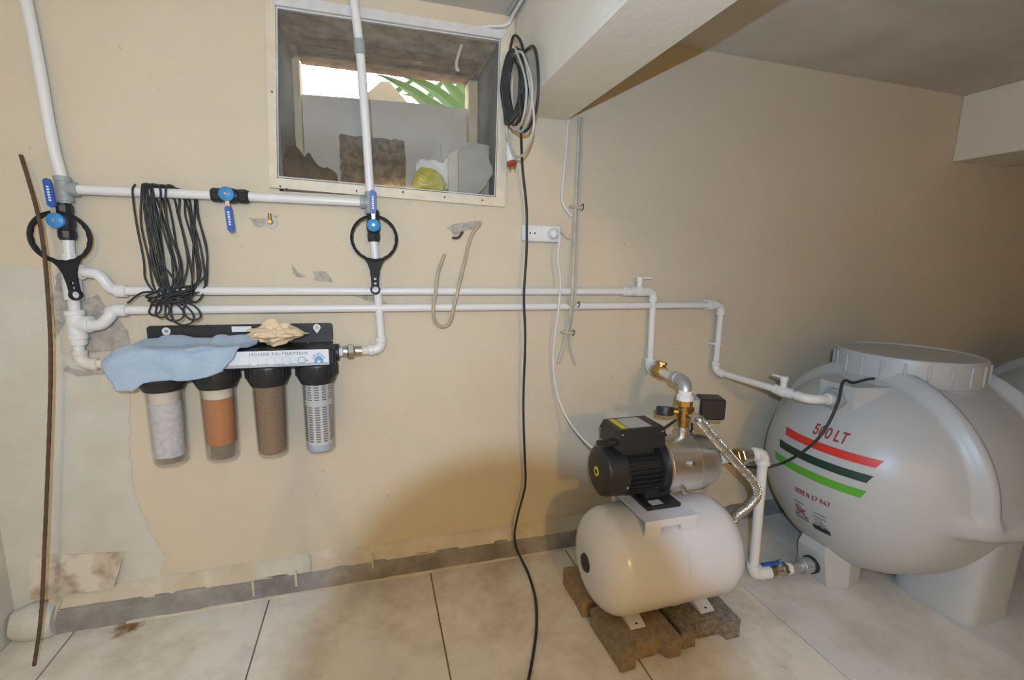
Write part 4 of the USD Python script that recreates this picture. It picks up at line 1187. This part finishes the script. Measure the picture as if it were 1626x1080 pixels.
nx, nt = 150, 180
V, F = [], []
xs = -TA*np.cos(np.linspace(0, np.pi, nx))
for i in range(nx):
    for j in range(nt):
        th = -np.pi+2*np.pi*j/nt
        r = tank_r(xs[i], th) if 0 < i < nx-1 else 0.0
        V.append((TX+xs[i], TY-r*math.sin(th), max(TZ+r*math.cos(th), 0.004)))
for i in range(nx-1):
    for j in range(nt):
        k = (j+1) % nt
        F += [[i*nt+j, i*nt+k, (i+1)*nt+k], [i*nt+j, (i+1)*nt+k, (i+1)*nt+j]]
bm = trimesh.Trimesh(V, F, process=False)
trimesh.repair.fix_normals(bm)
tank = Thing('water_tank', 'white 500 litre plastic water tank with striped end, nearest to the pump', 'water tank', (TX, TY, 0), 'white plastic water tanks')
tank.part('tank_body', bm, TANKW, smooth=True)
for sy in (-1, 1):
    yo, yi, yb = TY+sy*0.385, TY+sy*0.12, TY+sy*0.30
    lg = []
    for (x0, x1, y0, y1, z) in ((-0.125, 0.125, 0.385, 0.10, 0.001), (-0.105, 0.105, 0.40, 0.12, 0.36)):
        for k in np.linspace(0, 2*np.pi, 32, endpoint=False):
            cxx, cyy = math.cos(k), math.sin(k)
            q = max(abs(cxx), abs(cyy))
            sx = (abs(cxx)**0.45)*np.sign(cxx)
            syy = (abs(cyy)**0.45)*np.sign(cyy)
            lg.append((TX+0.02+(x1-x0)/2*sx, TY+sy*((y0+y1)/2+(y0-y1)/2*syy), z))
    tank.part('leg', hull(lg), TANKW, smooth=40)
LXc, LYc = 2.110, -0.462
tank.part('neck', lathe((LXc, LYc, 0.70), Z, [(0, 0.30), (0.08, 0.262), (0.13, 0.236), (0.18, 0.232), (0.182, 0.20)], 64), TANKW, smooth=50)
lid = tank.part('lid', lathe((LXc, LYc, 0.838), Z, [(0, 0.225), (0.0, 0.246), (0.004, 0.2475), (0.088, 0.242), (0.098, 0.238), (0.100, 0.228), (0.094, 0.220), (0.095, 0.12), (0.095, 0.0)], 72), TANKW, smooth=30)
gr = []
for a in np.arange(0, 2*np.pi, 2*np.pi/22):
    er, et = A(math.cos(a), math.sin(a), 0), A(-math.sin(a), math.cos(a), 0)
    gr.append(obox(A(LXc, LYc, 0.885)+er*0.2465, er, et, Z, (0.008, 0.010, 0.078), 0.003))
for g in gr:
    tank.part('lid_rib', g, TANKW, parent=lid)
# bosses for the fittings
bz = 0.768
bs = hull([(1.722, TKY-0.070, bz-0.085), (1.722, TKY+0.075, bz-0.085), (1.722, TKY-0.070, bz+0.060), (1.722, TKY+0.075, bz+0.060), (1.93, TKY-0.16, bz-0.02), (1.93, TKY+0.15, bz-0.02), (1.93, TKY-0.13, bz+0.065), (1.93, TKY+0.13, bz+0.065), (1.80, TKY-0.10, bz-0.16), (1.80, TKY+0.10, bz-0.16)])
tank.part('inlet_boss', bs, TANKW, smooth=20)
bl = hull([(1.722, -0.555, 0.002), (1.722, -0.420, 0.002), (1.700, -0.545, 0.130), (1.700, -0.425, 0.130), (1.712, -0.535, 0.165), (1.712, -0.43, 0.165), (1.88, -0.565, 0.002), (1.88, -0.41, 0.002), (1.88, -0.560, 0.20), (1.88, -0.41, 0.20), (1.80, -0.585, 0.002), (1.80, -0.575, 0.15)])
tank.part('outlet_boss', bl, TANKW, smooth=20)
hx = tank.part('inlet_nut', cat(hexnut((1.700, TKY, bz), (1.723, TKY, bz), 0.047), cyl((1.690, TKY, bz), (1.702, TKY, bz), 0.030, 24)), GREYFIT, label='grey hexagonal bulkhead nut')
tank.part('outlet_flange', cat(cyl((1.694, -0.491, 0.062), (1.712, -0.491, 0.062), 0.036, 28)), BLACK, label='black rubber outlet flange')
tank.part('outlet_socket', cat(cyl((1.655, -0.490, 0.060), (1.697, -0.491, 0.062), 0.031, 28)), GALV, label='grey threaded outlet socket')


def dome_x(y, z):
    rr = math.hypot(y-TY, z-TZ)
    s = max(0.0, 1-(rr/TR)**2.05)
    return TX-TA*s**(1/2.25)


def on_dome(m, lift=0.0016):
    """Print laid on the tank's rounded end: mesh given with x = along the reading direction, y = up, in metres about (TY, 0)."""
    m = m.copy()
    m.merge_vertices()
    m = m.subdivide_to_size(0.03, max_iter=8)
    v = m.vertices
    out = np.array([(dome_x(TY-a, b)-lift-c*0.6, TY-a, b) for a, b, c in v])
    m.vertices = out
    trimesh.repair.fix_normals(m)
    return m


def band(y0, y1, z0, z1, sl):
    q = Polygon([(TY-y0, z0), (TY-y1+sl, z0), (TY-y1, z1), (TY-y0+sl, z1)])
    m = trimesh.creation.extrude_polygon(q, 0.0012, engine='earcut')
    return m


tank.part('red_stripe', on_dome(band(-0.350, -0.705, 0.577, 0.606, -0.012)), RED, label='red printed stripe')
tank.part('dark_stripe', on_dome(band(-0.337, -0.696, 0.519, 0.548, -0.012)), DGREEN, label='dark green printed stripe')
tank.part('green_stripe', on_dome(band(-0.325, -0.690, 0.460, 0.490, -0.012)), GREEN, label='bright green printed stripe')


def dome_text(s, h, y, z, w, **k):
    m = meshkit.text_mesh(s, h, 0.0012, k.get('bold', True))
    m.apply_scale([w/(m.bounds[1][0]-m.bounds[0][0]), 1, 1])
    m.apply_translation([TY-y, z, 0])
    return on_dome(m)


tank.part('capacity_print', dome_text('500 LT', 0.038, -0.466, 0.628, 0.124), DKRED, label='dark red lettering 500 LT')
tank.part('serial_print', dome_text('SERI N 17 947', 0.018, -0.450, 0.380, 0.142), DKRED, label='small dark red serial lettering')


def strokes(ls, w, y, z):
    q = unary_union([LineString(l).buffer(w, cap_style=2) for l in ls])
    ms = cat(*[trimesh.creation.extrude_polygon(g, 0.0012, engine='earcut') for g in getattr(q, 'geoms', [q])])
    ms.apply_translation([TY-y, z, 0])
    return on_dome(ms)


tank.part('pictogram', strokes([[(0.006, 0.075), (0.05, 0.075)], [(0.0, 0.012), (0.062, 0.012)], [(0.0, 0.003), (0.062, 0.003)], [(0.012, 0.062), (0.034, 0.058), (0.044, 0.046)], [(0.010, 0.050), (0.020, 0.040), (0.008, 0.026)], [(0.03, 0.05), (0.05, 0.03)], [(0.004, 0.022), (0.022, 0.024)]], 0.0022, -0.440, 0.262), INK)
tank.part('pictogram', strokes([[(0.010, 0.056), (0.058, 0.016)], [(0.010, 0.018), (0.056, 0.052)]], 0.0028, -0.440, 0.262), DKRED, label='red crossing-out mark')
tank.part('pictogram', strokes([[(0.008, 0.078), (0.058, 0.078)], [(0.004, 0.062), (0.058, 0.062)], [(0.010, 0.048), (0.024, 0.048)], [(0.036, 0.058), (0.036, 0.030)], [(0.010, 0.036), (0.052, 0.036)], [(0.006, 0.026), (0.056, 0.026)]], 0.0017, -0.520, 0.250), INK)
tank.part('pictogram', strokes([[(-0.002, 0.014), (0.016, 0.013), (0.024, 0.018), (0.036, 0.012), (0.046, 0.016), (0.062, 0.013)], [(0.0, 0.006), (0.062, 0.006)]], 0.0060, -0.520, 0.250), BLACK, label='black waterline symbol')

r2 = UsdGeom.Xform.Define(stage, numbered('/World/water_tank'))
r2.AddTranslateOp().Set(Gf.Vec3d(TX+1.26, TY-0.06, 0))
r2.GetPrim().GetReferences().AddInternalReference(tank.path)
r2.GetPrim().SetInstanceable(True)
r2.GetPrim().SetCustomDataByKey('label', 'second white water tank at the right edge, behind the first')
r2.GetPrim().SetCustomDataByKey('category', 'water tank')
r2.GetPrim().SetCustomDataByKey('group', 'white plastic water tanks')

fcab = [A(1.868, -0.515, 0.846), A(1.840, -0.520, 0.849), A(1.790, -0.525, 0.846), A(1.735, -0.532, 0.842), at(1339, 606, x=1.700), at(1331, 638, x=1.665), at(1316, 672, x=1.630), at(1296, 700, x=1.600), at(1268, 722, x=1.575), at(1238, 737, y=-0.40), at(1208, 742, y=-0.37), at(1165, 738, y=-0.37), at(1148, 722, y=-0.36), at(1128, 700, y=-0.35), at(1112, 690, y=-0.345)]
solo('float_switch_cable', tube(spline(fcab, 8), 0.0052, 10), BLACKC, 'black cable leaving the tank lid and crossing in front of the striped end', 'cable', smooth=True)

# ------------------------------------------------------------------ pressure vessel, pump and pavers
VX0, VX1, VYC, VZC, VR = 0.672, 1.238, -0.500, 0.262, 0.176
ves = Thing('pressure_vessel', 'white horizontal pressure vessel standing on concrete pavers under the pump', 'pressure tank', (0.95, VYC, 0.07))
q = [0, .02, .06, .12, .2, .3, .42, .55, .7, .85, 1]
L = VX1-VX0
pv = []
de = 0.098
for t in np.linspace(0, np.pi/2, 14):
    pv.append((de*(1-math.cos(t)), VR*math.sin(t)**0.72 if t > 0 else 0.0))
pv += [(L*0.5-0.006, VR), (L*0.5-0.004, VR+0.0016), (L*0.5+0.004, VR+0.0016), (L*0.5+0.006, VR)]
for t in np.linspace(np.pi/2, 0, 14):
    pv.append((L-de*(1-math.cos(t)), VR*math.sin(t)**0.72 if t > 0 else 0.0))
ves.part('shell', lathe((VX0, VYC, VZC), X, pv, 72), VESSEL, smooth=True)
ves.part('end_cap', lathe((VX0+0.006, VYC, VZC), -X, [(0, 0.032), (0.006, 0.032), (0.012, 0.027), (0.016, 0.012), (0.0165, 0.0)], 28), BLACK, label='black valve cap')
ves.part('flange', cat(cyl((VX1-0.012, VYC, VZC), (VX1+0.006, VYC, VZC), 0.075, 40), cyl((VX1, VYC, VZC), (VX1+0.030, VYC, VZC), 0.022, 24)), STEEL, label='steel end flange')
for fx0, fx1 in ((0.79, 0.845), (1.065, 1.120)):
    for s in (-1, 1):
        yo = VYC+s*0.118
        p1 = [A(x, VYC+s*0.055, VZC-VR*0.93) for x in (fx0, fx1)]
        p2 = [A(x, VYC+s*0.080, 0.0745) for x in (fx0, fx1)]
        sl = hull([p for p in p1]+[p+A(0, 0, -0.006) for p in p1]+[A(x, yo, 0.0795) for x in (fx0, fx1)]+[A(x, yo, 0.0745) for x in (fx0, fx1)]+[A(x, VYC+s*0.05, 0.0745) for x in (fx0, fx1)])
        ft = ves.part('foot', sl, VESSEL, smooth=20)
        if s < 0:
            ves.part('bolt_hole', cyl(((fx0+fx1)/2, yo+0.012, 0.0835), ((fx0+fx1)/2, yo+0.012, 0.0842), 0.0045, 12, 0.0002), BLACK, parent=ft)
pz = 0.452
px0, px1, py0, py1 = 0.822, 1.018, -0.612, -0.392
ves.part('pump_platform', cat(rbox((px0, py0, pz-0.004), (px1, py1, pz), 0.001)), VESSEL)
for sgn, yy in ((-1, py0), (1, py1)):
    sk = sbox(px0, pz-0.078, px1, pz-0.003).difference(sbox(px0+0.058, pz-0.2, px1-0.062, pz-0.026))
    ves.part('platform_skirt', extr(sk, A(0, yy+(0.004 if sgn < 0 else 0), 0), X, Z, 0.004), VESSEL, smooth=False)

pump = Thing('water_pump', 'black and stainless water pump mounted on the white pressure vessel', 'pump', (PX-0.1, PYC, pz))
foot = cat(rbox((0.862, -0.556, pz+0.001), (0.995, -0.352, pz+0.016), 0.003), rbox((0.885, -0.51, pz+0.012), (0.985, -0.40, pz+0.060), 0.006))
pump.part('foot_plate', foot, BLACKM)
pump.part('spec_plate', rbox((0.885, -0.548, pz+0.0162), (0.930, -0.518, pz+0.0170), 0.0002), SILVERL, label='small silver plate on the foot')
mx0 = 0.722
o = A(mx0, PYC, PZ)
pump.part('fan_cover', lathe(o, X, [(0, 0.058), (0.002, 0.066), (0.010, 0.083), (0.018, 0.086), (0.075, 0.089), (0.083, 0.088), (0.085, 0.080)], 40), BLACKM)
pump.part('badge', cyl(o+A(0.0005, 0, 0.0), o+A(-0.0012, 0, 0), 0.017, 24, 0.0004), YELLOW, label='round yellow badge')
pump.part('badge', cyl(o+A(-0.001, 0, 0.0), o+A(-0.0018, 0, 0), 0.009, 6, 0.0002), BLACK, label='dark emblem on the badge')
sb = o+A(0.065, -0.0925, -0.015)
pump.part('cover_screw', cyl(o+A(0.07, -0.085, -0.025), o+A(0.07, -0.0925, -0.027), 0.0045, 10), STEEL)
mt = pump.part('motor_housing', cat(cyl(o+X*0.08, o+X*0.225, 0.074, 40), lathe(o+X*0.205, X, [(0, 0.08), (0.004, 0.095), (0.020, 0.097), (0.026, 0.094), (0.030, 0.088)], 40)), BLACKM)
for k, a in enumerate(np.arange(-100, 281, 12.0)):
    if 62 < a % 360 < 118:
        continue
    er = A(0, math.cos(math.radians(a)), math.sin(math.radians(a)))
    et = np.cross(X, er)
    pump.part('cooling_fin', obox(o+X*0.150+er*0.080, X, er, et, (0.125, 0.020, 0.0034), 0.001), BLACKM, parent=mt)
tb0, tbl = 0.757, 0.172
zb0 = 0.664
tb = pump.part('terminal_box', cat(hull([(x, y, z) for x in (tb0, tb0+tbl) for y, z in ((-0.530, zb0), (-0.530, zb0+0.048), (-0.520, zb0+0.058), (-0.408, zb0+0.058), (-0.400, zb0+0.048), (-0.400, zb0))]), rbox((tb0+0.03, -0.505, zb0-0.034), (tb0+tbl-0.015, -0.415, zb0+0.01), 0.008)), BLACKM)
lidt = cat(hull([(x, y, z) for x, y, z in ((tb0-0.004, -0.534, zb0+0.040), (tb0+tbl+0.004, -0.534, zb0+0.040), (tb0-0.004, -0.396, zb0+0.040), (tb0+tbl+0.004, -0.396, zb0+0.040), (tb0+0.006, -0.520, zb0+0.070), (tb0+tbl-0.004, -0.520, zb0+0.070), (tb0+0.006, -0.406, zb0+0.070), (tb0+tbl-0.004, -0.406, zb0+0.070))]))
pump.part('box_lid', lidt, BLACKM, parent=tb)
pump.part('rating_plate', rbox((tb0+0.045, -0.508, zb0+0.0695), (tb0+0.130, -0.418, zb0+0.0715), 0.0003), SILVERL, parent=tb, label='silver rating plate')
pump.part('warning_label', rbox((tb0+0.018, -0.508, zb0+0.0695), (tb0+0.040, -0.418, zb0+0.0715), 0.0003), YELLOW, parent=tb, label='yellow warning label')
for dx in (0.012, tbl-0.012):
    pump.part('lid_screw', cyl((tb0+dx, -0.527, zb0+0.056), (tb0+dx, -0.534, zb0+0.058), 0.004, 10), STEEL, parent=tb)
pump.part('cable_gland', cat(cyl((tb0-0.024, -0.49, zb0+0.018), (tb0+0.002, -0.49, zb0+0.018), 0.014, 12), cyl((tb0-0.060, -0.49, zb0+0.022), (tb0-0.022, -0.49, zb0+0.019), 0.008, 12)), BLACKM)
cz = mx0+0.232
pump.part('pump_casing', lathe((cz, PYC, PZ), X, [(0, 0.090), (0.001, 0.104), (0.008, 0.106), (0.012, 0.102), (0.016, 0.1015), (0.120, 0.101), (0.124, 0.1025), (0.128, 0.1025), (0.132, 0.101), (0.180, 0.099), (0.208, 0.090), (0.222, 0.072), (0.228, 0.045), (0.229, 0.030)], 64), STAIN, label='stainless steel pump casing', smooth=30)
pump.part('casing_rim', lathe((cz-0.004, PYC, PZ), X, [(0, 0.100), (0.001, 0.107), (0.008, 0.108), (0.011, 0.104)], 56), STEEL)
pump.part('fill_plug', hexnut((cz+0.075, PYC-0.094, PZ+0.035), (cz+0.075, PYC-0.110, PZ+0.041), 0.010), STEEL)
pump.part('drain_plug', hexnut((cz+0.06, PYC-0.080, PZ-0.058), (cz+0.06, PYC-0.098, PZ-0.070), 0.010), STEEL)
pump.part('inlet_neck', cat(cyl((cz+0.232, PYC, SZ), (cz+0.262, PYC, SZ), 0.027, 24), hexnut((cz+0.248, PYC, SZ), (cz+0.266, PYC, SZ), 0.031)), STAIN)
pump.part('outlet_neck', cat(cyl((PX, PYC, PZ+0.085), (PX, PYC, PZ+0.135), 0.021, 24), cyl((PX, PYC, PZ+0.118), (PX, PYC, PZ+0.128), 0.025, 24)), STAIN)
bf = pump.part('brass_manifold', cat(cyl((PX, PYC, PZ+0.128), (PX, PYC, 0.797), 0.0205, 24), hexnut((PX, PYC, 0.775), (PX, PYC, 0.798), 0.028), cyl((PX, PYC, 0.752), (PX-0.045, PYC+0.018, 0.752), 0.013, 18), cyl((PX, PYC, 0.750), (PX+0.055, PYC+0.03, 0.748), 0.013, 18), cyl((PX, PYC, 0.745), (PX+0.008, PYC-0.036, 0.745), 0.014, 18), cyl((PX, PYC, 0.722), (PX, PYC, 0.765), 0.0245, 24)), BRASS, label='brass five-way manifold')
gg = A(PX-0.062, PYC+0.022, 0.752)
gau = Thing('pressure_gauge', 'round black pressure gauge on the left side of the brass manifold', 'gauge', gg)
gd = nrm(A(0.10, 0.20, 1.0))
gau.part('gauge_case', lathe(gg-gd*0.014, gd, [(0, 0.026), (0.003, 0.030), (0.026, 0.031), (0.030, 0.029), (0.029, 0.026), (0.026, 0.0255)], 32), BLACK)
gau.part('dial_glass', cyl(gg+gd*0.0118, gg+gd*0.0135, 0.0258, 28, 0.0004), LABELG)
psw = Thing('pressure_switch', 'black and grey pressure switch box on the right side of the brass manifold', 'pressure switch', (1.20, -0.40, 0.74))
e1 = nrm(A(0.94, -0.34, 0.0))
e2 = nrm(A(0.34, 0.94, 0.0))
pc = A(1.212, PYC+0.055, 0.742)
psw.part('cover', obox(pc, e2, e1, Z, (0.078, 0.090, 0.080), 0.006), BLACK)
psw.part('base', obox(pc-e1*0.064+Z*0.002, e2, e1, Z, (0.070, 0.036, 0.076), 0.006), GALV, label='grey metal base')
psw.part('spring_post', cat(cyl(pc-e1*0.080+Z*0.018, pc-e1*0.096+Z*0.018, 0.012, 14), cyl(pc-e1*0.080+Z*0.004, pc-e1*0.110+Z*0.008, 0.015, 14)), GALV)
solo('pump_wire', tube(spline([pc-e1*0.06+A(0, 0.01, -0.030), A(1.085, -0.405, 0.715), A(1.055, -0.395, 0.695), A(1.01, -0.40, 0.672), A(0.985, -0.42, 0.660)], 6), 0.0048, 8), BLACKC, 'black wire between the pressure switch and the pump terminal box', 'wire', smooth=True)
solo('pump_wire', tube(spline([pc-e1*0.066+A(0, -0.012, -0.034), A(1.110, -0.43, 0.695), A(1.115, -0.425, 0.668), A(1.125, -0.38, 0.648), A(1.13, -0.345, 0.640)], 6), 0.0042, 8), BLACKC, 'short black wire behind the braided hose', 'wire', smooth=True)

hp = [A(PX+0.008, PYC-0.036, 0.745), A(PX+0.018, PYC-0.070, 0.742), at(1112, 668, y=-0.535), at(1140, 702, y=-0.54), at(1172, 738, y=-0.54), at(1196, 764, y=-0.54), at(1203, 784, y=-0.54), at(1192, 802, y=-0.535), at(1172, 818, y=-0.525), at(1160, 836, y=-0.515), A(VX1+0.042, VYC-0.006, VZC+0.035)]
hp = spline(hp, 12)
hose = Thing('flexible_hose', 'braided steel hose looping from the brass manifold down to the pressure vessel', 'hose', hp[60])
hp2 = hp[10:-12]
hose.part('hose_core', tube(hp2, 0.0135, 14), STEEL, smooth=True)
br_ = []
P, T = hp2, np.gradient(hp2, axis=0)
T /= np.linalg.norm(T, axis=1, keepdims=True)
a0, b0, _ = frame(T[0])
fr = []
for i in range(len(P)):
    a0 = nrm(a0-T[i]*(a0@T[i]))
    fr.append((a0, np.cross(T[i], a0)))
sl = np.concatenate([[0], np.cumsum(np.linalg.norm(np.diff(P, axis=0), axis=1))])
for sg in (-1, 1):
    for k in range(8):
        ss = np.arange(0, sl[-1], 0.006)
        pts = []
        for s in ss:
            i = min(np.searchsorted(sl, s), len(P)-1)
            ph = sg*s/0.030*2+k*np.pi/4
            pts.append(P[i]+0.0140*(math.cos(ph)*fr[i][0]+math.sin(ph)*fr[i][1]))
        br_.append(tube(pts, 0.0015, 5))
hose.part('braid', cat(*br_), STEEL, kind='stuff', smooth=True)
hose.part('end_fitting', cat(cyl(hp[0], hp[11], 0.017, 20), hexnut(hp[2], hp[7], 0.020)), NICKEL)
hose.part('end_fitting', cat(cyl(hp[-16], hp[-6], 0.0165, 20), hexnut(hp[-8], hp[-2], 0.018)), NICKEL)
hose.part('vessel_elbow', cat(tube(fillet([A(VX1+0.028, VYC, VZC), A(VX1+0.042, VYC-0.002, VZC), A(VX1+0.042, VYC-0.005, VZC+0.032)], 0.012, 6), 0.0135, 16)), BRASS)


def paver(label, cx, cy, lx, ly, h, rot, mat, seed, notch=0.028, nw=0.42):
    """Interlocking paver with a notch in both long sides."""
    a, b = lx/2, ly/2
    w = lx*nw/2
    sh = Polygon([(-a, -b), (-w-0.014, -b), (-w, -b+notch), (w, -b+notch), (w+0.014, -b), (a, -b), (a, b), (w+0.014, b), (w, b-notch), (-w, b-notch), (-w-0.014, b), (-a, b)])
    sh = affinity.rotate(sh.buffer(-0.004).buffer(0.004), rot, origin=(0, 0))
    top = sh.buffer(-0.006)
    # one closed body with a chamfered upper edge
    sh, top = polygon_orient(sh), polygon_orient(top)
    cs = m3.CrossSection([np.array(sh.exterior.coords)[:-1]]).extrude(h-0.007)
    ct = m3.CrossSection([np.array(top.exterior.coords)[:-1]]).extrude(0.014).translate((0, 0, h-0.014))
    un = (cs+ct).to_mesh()
    m = trimesh.Trimesh(un.vert_properties[:, :3], un.tri_verts, process=True)
    m.apply_translation((cx, cy, 0.001))
    m = roughen(m, 0.0030, 55, seed, 0.008)
    m.vertices[:, 2] = np.clip(m.vertices[:, 2], 0.0008, h+0.001)
    solo('paver', m, mat, label, 'paver', 'concrete pavers under the pressure vessel', smooth=True)


paver('brown notched concrete paver under the front left foot of the white vessel', 0.826, -0.583, 0.226, 0.21, 0.072, 2, PAVER, 1)
paver('grey pitted concrete paver under the front right foot of the white vessel', 1.077, -0.568, 0.232, 0.20, 0.072, -2, PAVER2, 2)
paver('smooth brown concrete paver at the back left under the black valve cap of the vessel', 0.785, -0.352, 0.19, 0.17, 0.074, 90, PAVER3, 3, notch=0.003)
paver('brown concrete paver at the back right under the white vessel', 1.075, -0.345, 0.22, 0.20, 0.072, 0, PAVER, 4)

# ------------------------------------------------------------------ behind the picture: bulb holder, and the camera on its tripod
bh = Thing('ceiling_bulb', 'bare warm bulb hanging from a cord in the left bay, behind the picture', 'lamp', BULB)
bh.part('holder', lathe(BULB+A(0, 0, 0.05), Z, [(0, 0.018), (0.03, 0.020), (0.05, 0.012)], 20), SOCKETW)
bh.part('cord', cyl(BULB+A(0, 0, 0.09), (BULB[0], BULB[1], ZC), 0.003, 8), WCABLE)

cm = Thing('photo_camera', 'black camera with a wide lens and raised flash, on the tripod behind the picture', 'camera', CAM-FWD*0.12)


def cp(r, u, f):
    return CAM+RIGHT*r+UP*u+FWD*f


cm.part('lens', lathe(cp(0, 0, -0.010), -FWD, [(0.006, 0.0), (0.0, 0.042), (0.0, 0.0525), (0.004, 0.053), (0.050, 0.050), (0.055, 0.042), (0.105, 0.040), (0.105, 0.0)], 48), BLACK)
cm.part('camera_body', cat(obox(cp(0, -0.005, -0.150), RIGHT, UP, FWD, (0.145, 0.095, 0.066), 0.010), obox(cp(0.058, -0.005, -0.118), RIGHT, UP, FWD, (0.028, 0.085, 0.03), 0.010), obox(cp(0, 0.050, -0.150), RIGHT, UP, FWD, (0.06, 0.030, 0.055), 0.010)), BLACK)
cm.part('flash_head', cat(obox(cp(0, 0.092, -0.172), RIGHT, UP, FWD, (0.056, 0.022, 0.020), 0.003), obox(cp(0, 0.074, -0.178), RIGHT, UP, FWD, (0.030, 0.030, 0.010), 0.002)), BLACK)
tr = Thing('tripod', 'black tripod carrying the camera behind the picture', 'tripod', (CAM-FWD*0.14)*A(1, 1, 0))
tp = cp(0, -0.058, -0.150)
tr.part('head', cat(cyl(tp, tp+A(0, 0, -0.03), 0.028, 24), cyl(tp+A(0, 0, -0.03), tp+A(0, 0, -0.075), 0.020, 20)), BLACKM)
tr.part('column', cyl(tp+A(0, 0, -0.07), tp+A(0, 0, -0.45), 0.014, 18), GREYFIT)
hubp = tp+A(0, 0, -0.14)
tr.part('hub', cyl(hubp+A(0, 0, -0.03), hubp+A(0, 0, 0.03), 0.035, 18), BLACKM)
for a in (math.radians(-90), math.radians(30), math.radians(150)):
    e = A(math.cos(a), math.sin(a), 0)
    k1, k2 = hubp+e*0.03, A(hubp[0]+e[0]*0.40, hubp[1]+e[1]*0.40, 0.006)
    tr.part('leg', cat(cyl(k1, k1*0.45+k2*0.55, 0.014, 14), cyl(k1*0.5+k2*0.5, k2, 0.011, 14)), BLACKM)
